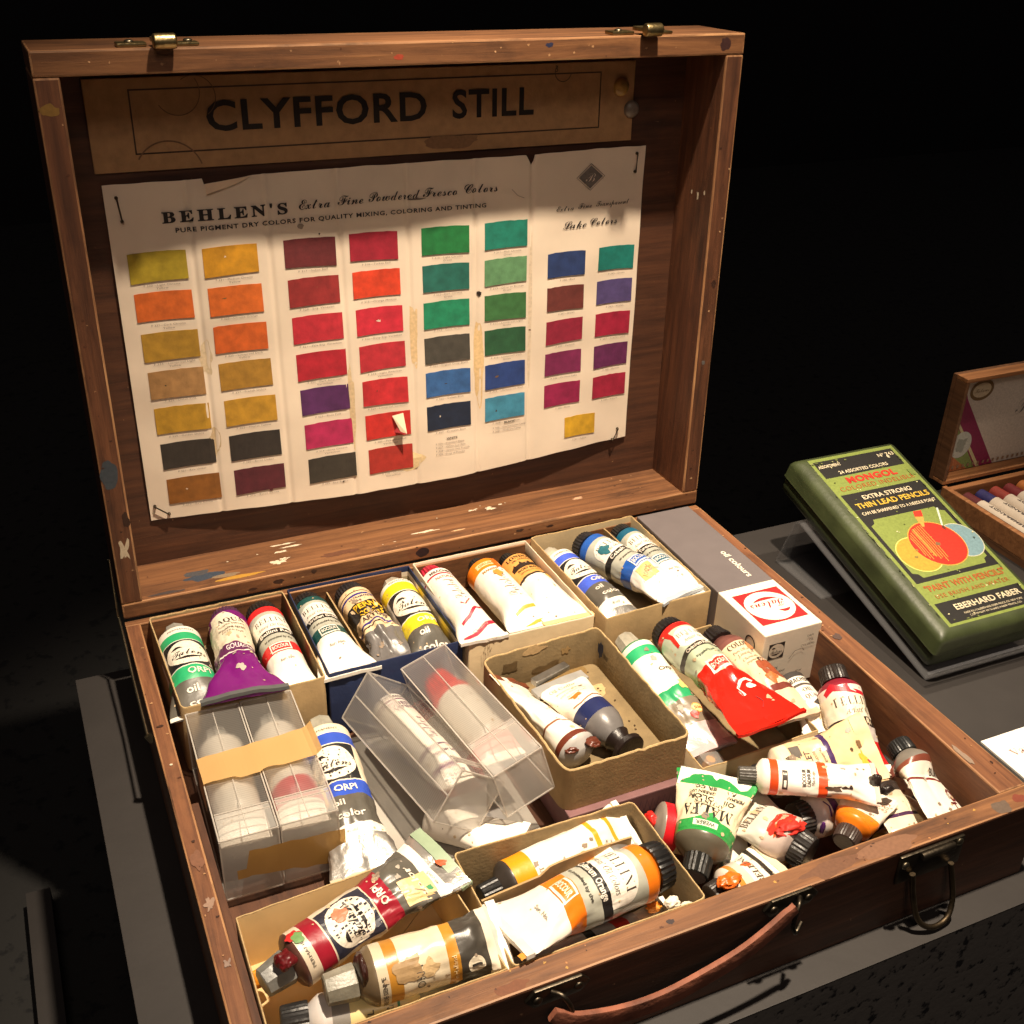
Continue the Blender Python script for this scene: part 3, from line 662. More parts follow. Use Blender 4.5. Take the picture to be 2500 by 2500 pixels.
bx3 = carton('cardboard_tray', 'cream edged cardboard tray in the back row with crimson, orange and black labelled tubes', [(.1985, -.0035), (.2880, -.0035), (.2905, -.1100), (.1995, -.1090)], -.048, -.029, .001, cream, cream_in, ivory, jit=.0003, seed=3, inband=[(.0085, ivory)])
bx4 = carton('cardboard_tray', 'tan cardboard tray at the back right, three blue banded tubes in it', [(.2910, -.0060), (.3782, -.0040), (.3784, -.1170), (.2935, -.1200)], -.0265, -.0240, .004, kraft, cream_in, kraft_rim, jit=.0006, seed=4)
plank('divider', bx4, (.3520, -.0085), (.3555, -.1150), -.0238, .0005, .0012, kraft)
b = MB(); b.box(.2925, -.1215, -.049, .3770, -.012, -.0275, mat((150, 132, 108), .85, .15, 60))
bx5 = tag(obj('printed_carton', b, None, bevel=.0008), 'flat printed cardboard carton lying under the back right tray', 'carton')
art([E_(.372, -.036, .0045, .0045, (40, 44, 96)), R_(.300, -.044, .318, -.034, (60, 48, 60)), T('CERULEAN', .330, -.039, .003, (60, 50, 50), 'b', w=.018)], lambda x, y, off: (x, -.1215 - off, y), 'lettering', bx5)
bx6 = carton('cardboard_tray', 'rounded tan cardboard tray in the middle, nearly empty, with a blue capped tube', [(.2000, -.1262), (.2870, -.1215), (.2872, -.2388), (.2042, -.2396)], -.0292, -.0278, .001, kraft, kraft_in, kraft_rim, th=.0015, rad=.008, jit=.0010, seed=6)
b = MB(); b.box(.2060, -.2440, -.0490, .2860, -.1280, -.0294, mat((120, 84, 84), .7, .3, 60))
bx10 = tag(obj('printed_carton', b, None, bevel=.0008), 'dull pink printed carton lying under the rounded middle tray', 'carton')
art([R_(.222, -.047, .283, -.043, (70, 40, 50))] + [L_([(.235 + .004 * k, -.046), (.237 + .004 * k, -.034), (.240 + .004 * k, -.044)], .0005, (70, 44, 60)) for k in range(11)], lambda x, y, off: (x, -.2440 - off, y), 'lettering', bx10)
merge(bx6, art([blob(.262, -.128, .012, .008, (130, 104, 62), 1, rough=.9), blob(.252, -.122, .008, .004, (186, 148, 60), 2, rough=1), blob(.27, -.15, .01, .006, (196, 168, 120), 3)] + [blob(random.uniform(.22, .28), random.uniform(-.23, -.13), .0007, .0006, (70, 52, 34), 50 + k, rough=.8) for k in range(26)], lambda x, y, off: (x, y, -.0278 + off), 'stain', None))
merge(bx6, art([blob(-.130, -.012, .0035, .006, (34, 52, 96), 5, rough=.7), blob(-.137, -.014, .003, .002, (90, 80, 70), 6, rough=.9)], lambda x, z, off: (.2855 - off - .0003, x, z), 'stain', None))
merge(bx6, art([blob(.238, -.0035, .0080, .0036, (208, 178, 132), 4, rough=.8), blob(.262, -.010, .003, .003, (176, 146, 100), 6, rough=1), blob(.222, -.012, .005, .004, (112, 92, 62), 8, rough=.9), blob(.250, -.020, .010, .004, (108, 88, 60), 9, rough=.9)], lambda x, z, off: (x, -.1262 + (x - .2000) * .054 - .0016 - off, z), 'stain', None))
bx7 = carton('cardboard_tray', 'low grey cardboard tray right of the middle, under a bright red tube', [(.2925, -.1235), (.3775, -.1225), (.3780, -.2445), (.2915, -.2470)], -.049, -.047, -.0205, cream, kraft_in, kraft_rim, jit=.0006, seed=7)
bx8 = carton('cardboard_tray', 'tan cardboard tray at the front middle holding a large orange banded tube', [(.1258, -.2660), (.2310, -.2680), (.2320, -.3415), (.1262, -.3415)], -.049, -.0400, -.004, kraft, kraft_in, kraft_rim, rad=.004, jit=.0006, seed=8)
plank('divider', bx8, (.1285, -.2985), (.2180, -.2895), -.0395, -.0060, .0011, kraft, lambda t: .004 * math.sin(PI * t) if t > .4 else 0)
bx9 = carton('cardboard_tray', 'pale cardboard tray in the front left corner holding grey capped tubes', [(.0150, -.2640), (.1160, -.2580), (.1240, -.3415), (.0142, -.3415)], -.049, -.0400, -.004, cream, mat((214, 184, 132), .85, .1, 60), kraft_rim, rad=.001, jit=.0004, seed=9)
# the long carton
crt = thing('paint_carton', 'long white and grey paint carton with a red logo on its white end', 'carton', (.40, -.09, -.049))
wcard = mat((236, 224, 204), .6, .05, 60, .05); gcard = mat((104, 96, 96), .65, .07, 60, .05)
b = MB(); CX0, CX1, CY0, CYM, CY1, CZ = .3795, .4255, -.1790, -.1230, -.0100, .006
b.box(CX0, CY0, -.0405, CX1, CYM, CZ, wcard); obj('white_end', b, crt, bevel=.0007)
b = MB(); b.box(CX0, CYM + .0001, -.0405, CX1, CY1, CZ, gcard); obj('grey_sleeve', b, crt, bevel=.0007)
RED = (206, 38, 40)
def logo(cx, cy, s, bg, fg, ink, rot=0, k=1.0, kx=1.0, ell=.96):
    """round white badge on a dark square with a script word"""
    c_, s_ = math.cos(rot), math.sin(rot)
    def q(x, y): return (cx + c_ * x * kx - s_ * y, cy + s_ * x * kx + c_ * y)
    e = [q(s * ell * math.cos(2 * PI * t / 40), s * ell * .94 * math.sin(2 * PI * t / 40)) for t in range(40)]
    sw = [q(-.62 * s + 1.15 * s * t / 12, -.34 * s - .12 * s * math.sin(PI * t / 12)) for t in range(13)]
    sw2 = [q(-.66 * s + .5 * s * t / 8, .34 * s + .10 * s * math.sin(PI * t / 8)) for t in range(9)]
    w1 = lambda t: s * .16 * math.sin(PI * min(1, max(0, t))) + .0001
    return [P_([q(-s, -s), q(s, -s), q(s, s), q(-s, s)], bg), P_(e, fg), T('Talens', *q(.02 * s, -.02 * s), s * .46, ink, 'sc', w=1.45 * s * kx, rot=rot), L_(sw, w1, ink), L_(sw2, w1, ink)]
top = lambda x, y, off: (x, y, CZ + off)
art(logo(.4035, -.1500, .0185, RED, (240, 230, 214), RED, rot=PI), top, 'logo', crt)
art([T('oil colours', .4130, -.0960, .0050, (232, 222, 206), 'b', w=.0360, rot=-PI / 2 - PI + PI)], top, 'lettering', crt)
fr_ = lambda x, z, off: (x, CY0 - off, z)
art(logo(.3905, -.0085, .0063, (52, 44, 40), (222, 208, 188), (60, 50, 46), rot=0) + [T('ORPI', .4170, -.0025, .0017, (110, 98, 88)), T('OIL', .4185, -.0060, .0017, (110, 98, 88)), T('COLOURS', .4160, -.0095, .0017, (110, 98, 88)), T('WHITE', .3900, -.0230, .0017, (100, 88, 78), 'b'), T('PERMANENT', .3935, -.0265, .0017, (100, 88, 78), 'b'), T('40 ml', .4120, -.0300, .0015, (100, 88, 78), 'bi'), L_([(.402, -.018), (.406, -.0125), (.412, -.0115), (.414, -.014)], .0004, (120, 106, 96))], fr_, 'lettering', crt)
art([L_(ringp(-.165, -.0085, .0050, 0, 2 * PI), .0012, (52, 44, 40))], lambda y, z, off: (CX0 - off, y, z), 'lettering', crt)

# ------------------------------------------------------------------ paint tubes
WH, OFFW, FOIL, BLK = (238, 230, 216), (222, 204, 170), 'foil', (30, 28, 28)
M_foil = mat((214, 210, 204), .32, .10, 200, .55, .85, bscale=190)
M_white = mat(WH, .36, .07, 80, .22, bscale=150)
GR = (150, 148, 136)
def tm(c):
    if isinstance(c, bpy.types.Material): return c
    return M_foil if c == FOIL else (M_white if c == WH else mat(c, .33, .12, 120, .20, bscale=150))
TUBES = {}
def tube(key, label, head, tail, r, cap=('black', BLK), bands=(), body=WH, label_art=None, face=0.0, roll=0.0, crump=.3, wide=1.5, fold=WH, sag=0.0, side=0.0, sh=.0045, shc=None, flat=.35, squash=1.0, folds=.004, seed=None, cs=1.0, neck=None, cut=.0013):
    head, tail = Vector(head), Vector(tail); D = tail - head; L = D.length; d = D / L
    n0 = Vector((0, 0, 1)); n0 = (n0 - d * n0.dot(d)).normalized(); s0 = n0.cross(d)
    seed = seed if seed is not None else (sum(map(ord, key)) % 97) * .37
    kind = cap[0]
    cl = {'black': .0085, 'grey': .0125, 'long': .0110, 'ribbed': .0115, 'knob': .0125, 'none': .0, 'neck': .006}[kind] * cs
    root = thing('paint_tube', label, 'paint tube', tuple((head + tail) / 2), 'oil paint tubes in the box')
    A0 = cl + sh; BL = L - A0
    cr_, sr_ = math.cos(roll), math.sin(roll)
    def S0(l, a):
        t = a / BL; tt = min(1, max(0, t))
        g = min(1, max(0, (tt - flat) / (1 - flat))); g = g * g * (3 - 2 * g); g = g ** .85
        A = r * (1 + (wide - 1) * g); B = (r * squash) * (1 - g) + .0007 * g
        if squash < 1: A = A * (1 + .35 * (1 - squash) * min(1, tt * 5)); B = (r + (r * squash - r) * min(1, tt * 4)) * (1 - g) + .0007 * g
        th = l / r + face; ps = th - roll
        x = A * math.sin(ps); y = B * math.cos(ps)
        c = head + d * (A0 + a) + n0 * (sag * (tt ** 2)) + s0 * (side * tt * tt)
        q = Vector((math.cos(th) * 3, math.sin(th) * 3, a * 90 + seed))
        k = min(1, tt * 3) * (0.25 + .75 * tt)
        w_ = crump * r * k * (.20 * noise.noise(q * .55) + .09 * (.5 - abs(noise.noise(q * 1.1 + Vector((5, 1, 2))))) * 2 - .05) + max(0, crump - .35) * r * k * .07 * noise.noise(q * 2.6)
        if crump > .3:
            vd = noise.voronoi(Vector((math.cos(th) * 1.5, math.sin(th) * 1.5, a * 62 + seed * 3)))[0]
            w_ -= (crump - .22) * r * k * .52 * max(0, .75 - vd[0]) * (1 if vd[0] < .75 else 0)
            w_ += crump * r * .10 * g * math.sin(ps * 5 + 2 * noise.noise(Vector((a * 40, seed, 7))))
        fy = 1 - .55 * g
        X = x * cr_ - y * sr_; Y = x * sr_ + y * cr_
        rad = Vector((X, Y)); rl = rad.length or 1
        X += X / rl * w_ * fy; Y += Y / rl * w_ * fy
        # worn tubes: the far end waves a little
        Y += crump * .0016 * g * math.sin(ps * 1.0 + seed) * cr_ + crump * .0022 * g * noise.noise(Vector((l * 60, a * 40, seed + 3)))
        return c + s0 * X + n0 * Y
    def S(l, y, off):
        a = -y; e = .0004
        p = S0(l, a); u = S0(l + e, a) - S0(l - e, a); v = S0(l, a + e) - S0(l, a - e)
        n_ = v.cross(u)
        if n_.length < 1e-12: n_ = n0
        n_.normalize(); ax = head + d * (A0 + a)
        if n_.dot(p - ax) < 0: n_ = -n_
        return p + n_ * off
    # body with rings on every band edge
    cuts = sorted(set([0, BL] + [min(BL, max(0, q)) for bd in bands for q in bd[:2]] + [BL * k / 56 for k in range(57)]))
    c2 = [cuts[0]]
    for q in cuts[1:]:
        if q - c2[-1] > 1e-5: c2.append(q)
    n = 60; mb = MB(); vs = [S0(2 * PI * r * q / n - face * r, a) for a in c2 for q in range(n)]
    mb.add(vs, [], tm(body))
    for k in range(len(c2) - 1):
        mid = (c2[k] + c2[k + 1]) / 2; m_ = body
        for bd in bands:
            if bd[0] <= mid < bd[1]: m_ = bd[2]
        j = mb.slot(tm(m_))
        for q in range(n): mb.f.append((k * n + q, k * n + (q + 1) % n, (k + 1) * n + (q + 1) % n, (k + 1) * n + q)); mb.i.append(j)
    mb.f.append(tuple(range(n))); mb.i.append(0)
    N_ = (len(c2) - 1) * n; mb.f.append(tuple(N_ + q for q in range(n))); mb.i.append(0)
    body_o = obj('body', mb, root, smooth=60)
    # folded crimp at the tail
    if folds:
        wv = (s0 * cr_ + n0 * sr_); hv = (n0 * cr_ - s0 * sr_); mb = MB(); vs = []; M_ = 12; hw = r * wide * 1.01
        for k in range(M_ + 1):
            t = -1 + 2 * k / M_; c = head + d * L + n0 * sag + s0 * side + wv * (hw * t)
            wz_ = crump * .0016 * noise.noise(Vector((t * 2, seed, 1))) + crump * .0016 * math.sin(PI / 2 * t + seed)
            for (da, dh) in ((-folds, -.0009), (.0006, -.0009), (.0006, .0013), (-folds, .0013)): vs.append(c + d * (da + .0004 * noise.noise(Vector((t * 6, seed, 4)))) + hv * (dh + wz_))
        fs = []
        for k in range(M_):
            for q in range(4): fs.append((4 * k + q, 4 * k + (q + 1) % 4, 4 * k + 4 + (q + 1) % 4, 4 * k + 4 + q))
        fs += [(0, 1, 2, 3), (4 * M_, 4 * M_ + 1, 4 * M_ + 2, 4 * M_ + 3)]
        mb.add(vs, fs, tm(fold)); obj('crimp', mb, root, smooth=40)
    # shoulder and cap
    if sh:
        mb = MB(); r1 = r * (.52 if kind != 'black' else (.72 if len(cap) < 3 else cap[2] * .78))
        mb.lathe(head + d * (cl - .0005), d, [(0, r1 * .9), (.0005, r1), (sh * .55, r * .86), (sh * .9, r * .985), (sh + .0006, r * .995)], tm(shc if shc is not None else (bands[0][2] if bands and bands[0][0] == 0 else body)), 36); obj('shoulder', mb, root, smooth=50)
    cm = mat(cap[1], .38, .3, 140, .2) if kind != 'none' else None
    mb = MB()
    rc = r * (cap[2] if len(cap) > 2 else .88)
    if kind == 'black': mb.lathe(head, d, [(0, rc * .80), (.0004, rc * .91), (.0012, rc * .95), (cl - .0012, rc), (cl, rc * .98)], cm, 56, ribs=1, rd=.045)
    elif kind == 'grey': mb.lathe(head, d, [(0, r * .46), (.0006, r * .52), (cl - .0008, r * .62), (cl, r * .60)], cm, 8)
    elif kind == 'long': mb.lathe(head, d, [(0, r * .42), (.0006, r * .48), (cl - .0012, r * .52), (cl, r * .52)], cm, 40, ribs=1, rd=.06)
    elif kind == 'ribbed': mb.lathe(head, d, [(0, r * .58), (.0008, r * .66), (.004, r * .70), (cl - .002, r * .80), (cl, r * .82)], cm, 44, ribs=1, rd=.09)
    elif kind == 'knob': mb.lathe(head, d, [(0, r * .74), (.0006, r * .82), (.0036, r * .84), (.0052, r * .50), (cl - .004, r * .52), (cl, r * .68)], cm, 44)
    elif kind == 'neck': mb.lathe(head, d, [(0, r * .28), (.0004, r * .30)] + [(.0008 + .0006 * k, r * (.30 if k % 2 else .34)) for k in range(9)] + [(cl, r * .34)], cm, 28)
    if mb.v:
        o = obj('cap', mb, root, smooth=28)
        if kind == 'neck': o.name = 'threaded_neck'
    rg = random.Random(key); dirt = []
    for q in range(int(5 + 16 * crump)):   # handling dirt and specks of dried paint
        aa = rg.uniform(.002, BL * .97); big = rg.random() ** 3 * crump
        dirt.append(blob(rg.uniform(-r * 1.4, r * 1.4), -aa, .0004 + .0018 * big, .0004 + .0022 * big, rg.choice([(190, 164, 130), (176, 164, 150), (206, 180, 142), (140, 122, 104), (196, 170, 136)]), q + seed, n=18, rough=.65))
    merge(body_o, art(dirt, S, 'wear', root, cut=cut, base=.00030, step=.000002, rough=.6))
    if label_art: art(label_art, S, 'lettering', root, cut=cut, res=2, base=.00013, step=.00003, rough=.45, toff=.0001)
    TUBES[key] = (root, S, BL, head, d, n0, s0)
    return root
def av(items):  # label art is written with the distance from the shoulder; turn it into surface coordinates
    r = []
    for it in items:
        if it[0] == 't': it = it[:3] + (-it[3],) + it[4:]
        elif it[0] == 'p': it = ('p', [(x, -y) for x, y in it[1]], it[2])
        elif it[0] == 'l': it = ('l', [(x, -y) for x, y in it[1]], it[2], it[3])
        r.append(it)
    return r
def talens(c1, r, k=1.0, txt='Orpi', sw=1.0, words=True, tint=WH, lg=(30, 30, 34), xo=0.0, a=(.006, .0135, .040, .050, .068, .074)):
    a = [q * k for q in a]
    bands = [(0, a[0], tint), (a[0], a[1], c1), (a[1], a[2], tint), (a[2], a[3], c1), (a[3], a[4], (92, 88, 80)), (a[4], a[5], WH), (a[5], 1, FOIL)]
    s = (a[2] - a[1]) * .47; cy = (a[1] + a[2]) / 2
    it = [(x[0],) + x[1:] for x in logo(xo, -cy, s, lg, (236, 226, 208), (34, 30, 30), kx=1.12)]
    it += av([T('PERMANENT', xo, a[0] * .5, .0014 * k, (90, 84, 76), w=r * 1.2), T('ORPI', xo + .003, (a[2] + a[3]) / 2, .0042 * k, (230, 222, 206), 'b', w=.0125 * k)])
    if words: it += av([T('oil', xo - .0035, a[3] + .0050 * k, .0040 * k, (226, 218, 204), 'b', w=.0060 * k), T('color', xo + .0018, a[3] + .0125 * k, .0036 * k, (226, 218, 204), 'b', w=.0150 * k)])
    it += av([T('40 cm3', xo, (a[4] + a[5]) / 2, .0014, (110, 104, 96))])
    return dict(bands=bands, label_art=it, body=FOIL)
def bellini(c1, nm, r, k=1.0, tail=WH, gr=(176, 176, 162), pan=True, fz=1.0, xo=0.0, word='BELLINI'):
    a = [q * k for q in (.0055, .0085, .0260, .0310, .0400, .0500)]
    bands = [(0, a[0], c1), (a[0], a[2], gr), (a[2], a[3], BLK), (a[3], a[4], gr), (a[4], a[5], c1), (a[5], 1, tail)]
    W2 = r * 1.25
    it = av([E_(xo, (a[1] + a[2]) / 2 + .0004, W2, (a[2] - a[1]) * .50, (238, 230, 216), 30), R_(xo - W2, (a[1] + a[2]) / 2, xo + W2, a[2], (238, 230, 216)),
             T(word, xo, a[1] + .0065 * k, .0048 * k * fz, (62, 54, 46), 'sb', w=r * 1.75, off=-.022, sp=1.15), T("Artists' Oil Colors", xo, a[1] + .0133 * k, .0026 * k * fz, (70, 62, 54), 'si', w=r * 1.7),
             R_(xo - W2 - .002, a[2], xo + W2 + .002, a[3], BLK), T(nm, xo, (a[2] + a[3]) / 2, .0030 * k * fz, (236, 228, 214), 'b', w=min(r * 1.75, len(nm) * .0026 * k)), T('as pounded by the', xo, (a[3] + a[4]) / 2, .0018 * k, (70, 66, 58), 'b', w=r * 1.5),
             R_(xo - .0075 * k, a[4] + .0008, xo + .0055 * k, a[5] - .0006, (236, 228, 214)), R_(xo - .0067 * k, a[4] + .0020 * k, xo + .0047 * k, a[5] - .0018 * k, c1), T('BOCOUR', xo - .001 * k, (a[4] + a[5]) / 2, .0034 * k, (236, 228, 214), 'b', w=.0100 * k), T('Ser. No.', xo, a[5] + .009, .0018, (150, 144, 134), 'b', w=.009)])
    return dict(bands=bands, label_art=it, body=tail)
GREYCAP = (136, 134, 126)
GREEN, BLUE = (48, 172, 112), (58, 92, 196)
# --- back left tray
tube('T1', 'green banded white tube with grey cap and round logo, left of the purple tube', (.0300, -.0075, -.0115), (.0305, -.1040, -.0085), .0142, ('grey', GREYCAP), folds=0, crump=.3, flat=.62, wide=1.35, face=.12, **talens(GREEN, .0142, 1.12))
tube('T2', 'purple tube with a crumpled white paper label and a flat spread tail', (.0640, -.0075, -.0105), (.0545, -.1150, .0065), .0128, ('black', (74, 40, 72)), body=mat((112, 26, 108), .2, .12, 90, .2, bscale=120), shc=(112, 26, 108), crump=.9, flat=.60, wide=2.0, sag=.0005, fold=(90, 92, 92), folds=.0035,
     bands=[(0, .010, (112, 26, 108)), (.010, .046, (226, 214, 190)), (.046, .056, (96, 44, 84)), (.056, .0575, WH)],
     label_art=av([P_([(-.013, .003), (-.002, .001), (.011, .013), (.012, .02), (-.013, .02)], (232, 222, 200)), T('AQUA', .001, .014, .0060, (70, 60, 54), 'sb', w=.018, rot=.15), T('Crayon pigment', .001, .0205, .0018, (110, 100, 90), w=.018, rot=.15), T('GOUACHE ARTISTS', .001, .0260, .0024, (96, 86, 78), 'b', w=.019, rot=.12), T('EXTRA FINE', .001, .0310, .0020, (110, 100, 90), w=.014, rot=.1), T('5', .003, .040, .0036, (196, 150, 130), 'r'), T('GOUACHE', .0035, .0508, .0044, (228, 214, 214), 'b', w=.019)]))
tube('T3', 'white tube with bright red collar and black cap, right of the purple tube', (.0872, -.0090, -.0100), (.0880, -.1035, -.0085), .0126, ('black', BLK), crump=.25, flat=.75, wide=1.2, **bellini((222, 42, 44), 'Bellini Red', .0126, 1.05))
# --- blue tray
tube('T4', 'white tube with dark green bands, leftmost in the dark blue tray', (.1188, -.0085, -.0110), (.1215, -.1060, -.0030), .0124, ('black', BLK), crump=0.4, flat=.55, wide=1.6, **bellini((26, 74, 72), 'Viridian Green', .0124, 1.0))
tube('T5', 'cream tube with black and yellow lettering and crushed grey tail', (.1490, -.0085, -.0100), (.1575, -.0985, -.0095), .0128, ('black', (36, 34, 36)), body=(104, 100, 98), crump=1.5, flat=.55, wide=1.25, fold=(84, 80, 80), seed=4.2,
     bands=[(0, .0035, (226, 196, 156)), (.0035, .0045, BLK), (.0045, .0065, (226, 196, 156)), (.0065, .0085, (50, 48, 122)), (.0085, .016, (226, 196, 156)), (.016, .031, (34, 30, 30)), (.031, .039, (226, 196, 156)), (.039, .041, (50, 48, 122)), (.041, .0425, (226, 196, 156)), (.0425, .0435, BLK), (.0435, .046, (226, 196, 156))],
     label_art=av([T('ULTRAMARINE', .0, .0105, .0018, (74, 60, 80), 'b', w=.018), T('BLUE', -.004, .0138, .0020, (74, 60, 80), 'b'), T('PERNA', .001, .0205, .0062, (236, 186, 44), 'b', w=.022), T('COLORS', .001, .0278, .0044, (236, 186, 44), 'b', w=.020), T('ARTISTS', .0, .0352, .0042, (70, 54, 50), 'b', w=.020)]))
tube('T6', 'yellow banded tube with round script logo and stained label, rightmost in the blue tray', (.1815, -.0075, -.0105), (.1800, -.1010, -.0095), .0130, ('grey', (170, 162, 146)), crump=.35, flat=.8, wide=1.2, cs=.8, face=.05,
     **talens((238, 214, 40), .0130, 1.12, a=(.003, .0125, .0400, .0520, .078, .082)))
# --- cream tray
GRU = (176, 30, 58)
def pret(c, nm, x0): return av([T('MBACHER', x0, .0045, .0030, (80, 60, 56), 'b', w=.017), T(nm, x0, .0135, .0028, (200, 120, 100), 'b', w=.014), T('Pretested', x0 - .001, .0330, .0085, (66, 54, 46), 'sc', w=.030, rot=PI / 2, off=-.02), T('ALIZARIN', x0 + .0075, .0300, .0016, (200, 170, 150), w=.010, rot=PI / 2)])
tube('T7', 'white tube with ribbed crimson cap and red curved stripes', (.2100, -.0075, -.0085), (.2105, -.1090, .0010), .0124, ('ribbed', GRU), crump=.3, flat=.72, wide=1.35, face=.1, shc=GRU,
     bands=[(.0, .0018, WH), (.0070, .0090, GRU)], label_art=pret(GRU, 'NATURAL', 0) + av([L_([(-.010, .071), (-.004, .068), (.002, .062), (.010, .061)], .0022, GRU), L_([(-.012, .082), (-.004, .080), (.004, .074), (.012, .072)], .0024, GRU), L_([(-.004, .052), (-.002, .056), (.003, .050)], .0010, GRU), T('1.25 FL. OZ. (37 cc)', .004, .086, .0022, (190, 170, 150), w=.014, rot=.5), T('Quality', .0, .0755, .0018, (190, 150, 140), w=.012, rot=.5)]), folds=.003)
tube('T8', 'white tube with orange shoulder and black cap, middle of the cream edged tray', (.2460, -.0085, -.0085), (.2475, -.1050, -.0020), .0132, ('long', BLK), cs=1.0, crump=.3, flat=.7, wide=1.35, shc=(40, 34, 30),
     bands=[(0, .0125, (232, 128, 26))], label_art=av([R_(-.010, .0045, .010, .0095, (240, 200, 150)), T('GRUMB', -.001, .0070, .0026, (200, 120, 50), 'b', w=.014), T('MANENT', -.002, .0160, .0026, (170, 120, 70), 'b', w=.013), T('Pretested', -.0005, .0400, .0090, (66, 54, 46), 'sc', w=.034, rot=PI / 2, off=-.02), L_([(-.006, .069), (.0, .066), (.008, .065)], .0020, (206, 160, 50)), L_([(-.004, .080), (.004, .076), (.011, .075)], .0022, (206, 160, 50)), blob(.006, .008, .003, .006, (214, 104, 24), 3, rough=.8), blob(.001, .021, .003, .005, (220, 140, 60), 4, rough=.9)]))
tube('T9', 'tube with an aged orange and black paper label and plain white tail', (.2700, -.0090, -.0090), (.2735, -.1065, -.0010), .0126, ('long', (26, 24, 24)), cs=1.1, crump=0.5, flat=.55, wide=1.5, shc=(34, 28, 26), fold=(232, 200, 140),
     bands=[(0, .029, (220, 158, 84)), (.029, .0315, (40, 30, 24))], label_art=av([T('LONDON', 0, .0040, .0036, (50, 34, 24), 'sb', w=.021), T('OIL COLOUR', 0, .0082, .0018, (60, 40, 28), 'b', w=.015), P_([(-.012, .019), (-.012, .015), (-.009, .013), (-.0085, .0115), (-.0075, .014), (-.004, .0135), (-.003, .0105), (-.0018, .0135), (.002, .014), (.003, .012), (.0045, .0145), (.009, .0135), (.012, .0155), (.012, .019)], (44, 30, 22)), T('IVORY BLACK', 0, .0215, .0022, (60, 40, 28), 'b', w=.018), T('GENUINE OIL COLOR', 0, .0250, .0016, (80, 54, 36), w=.018), blob(.010, .036, .004, .003, (240, 180, 60), 3, rough=.8)]))
# --- back right tray
tube('T10', 'blue banded white tube with grey cap, leftmost in the tan back right tray', (.3020, -.0150, -.0080), (.3120, -.1160, -.0055), .0128, ('grey', (176, 170, 154)), crump=.25, flat=.75, wide=1.25, **talens((70, 98, 214), .0128, 1.0))
tube('T11', 'dented bright blue banded tube with a handwritten paper tag, in the back right tray', (.3315, -.0125, -.0080), (.3590, -.1135, .0020), .0138, ('black', (32, 32, 36)), crump=.7, flat=.5, wide=1.55, fold=(196, 200, 204), seed=2.2,
     **(lambda q: dict(q, label_art=q['label_art'] + av([R_(-.011, .0545, .001, .0665, (226, 180, 116)), T('100%', -.005, .0605, .0036, (140, 90, 50), 'si', w=.009, rot=.6), blob(-.0085, .018, .0040, .0055, (40, 104, 116), 4, rough=.9)])))(bellini((34, 90, 176), 'Cobalt Blue', .0138, 1.05)))
tube('T12', 'white tube with teal blue bands, rightmost in the tan back right tray', (.3660, -.0085, -.0075), (.3690, -.1145, -.0015), .0112, ('black', (30, 30, 32)), crump=0.5, flat=.6, wide=1.5, fold=(190, 196, 200), **bellini((22, 92, 120), 'Turquoise Blue', .0112, 1.08))
# --- loose tubes in the middle left
tube('T13', 'blue banded tube with grey cap and crumpled silver tail, beside the taped plastic cases', (.0962, -.1200, -.0230), (.0890, -.2420, -.0330), .0150, ('grey', (150, 146, 132)), squash=0.9, crump=.75, flat=.60, wide=1.35, fold=(196, 186, 160), folds=.006, face=-.15,
     **(lambda q: dict(q, label_art=q['label_art'] + av([blob(-.012, .052, .003, .007, (226, 190, 130), 3, rough=.8)])))(talens((52, 84, 190), .0150, 1.08, tint=(232, 218, 192))))
tube('T14', 'white tube with an orange blot, half hidden under the two loose plastic cases', (.1340, -.2060, -.0385), (.1740, -.2470, -.0350), .0100, ('none', BLK), crump=.4, flat=.3, wide=1.6, sh=.003, label_art=av([blob(.003, .055, .002, .003, (206, 130, 40), 2)]))
tube('T34', 'small dark tube with a red smear behind the tail of the maroon tube', (.0985, -.2520, -.0300), (.1210, -.2495, -.0350), .0070, ('long', (48, 42, 42)), crump=.5, body=(70, 60, 60), bands=[(0, .004, (150, 24, 40))], fold=(120, 116, 112))
# --- middle tray
tube('T15', 'white tube with a dark blue shoulder and black knob cap, in the middle tray', (.2555, -.2235, -.0140), (.2430, -.1500, -.0120), .0128, ('knob', (34, 24, 20)), cs=1.05, sh=.0150, shc=(112, 108, 106), crump=.35, flat=.30, wide=1.5, fold=(150, 148, 144), folds=.008, face=.1,
     bands=[(0, .0110, (36, 44, 88))], label_art=av([T('Oil Color', .002, .036, .0030, (196, 150, 110), 'si', w=.016, rot=PI), T('permanent pigment', .001, .031, .0018, (170, 140, 110), 'si', w=.018, rot=PI), T('tested in the laboratory', .001, .027, .0016, (180, 150, 120), 'si', w=.018, rot=PI), T('New York', .001, .023, .0018, (180, 150, 120), 'si', w=.014, rot=PI), blob(.004, .020, .004, .0016, (200, 120, 40), 3, rough=1), L_([(-.012, .0125), (-.004, .014), (.006, .0125), (.012, .014)], .0008, (150, 100, 60))]))
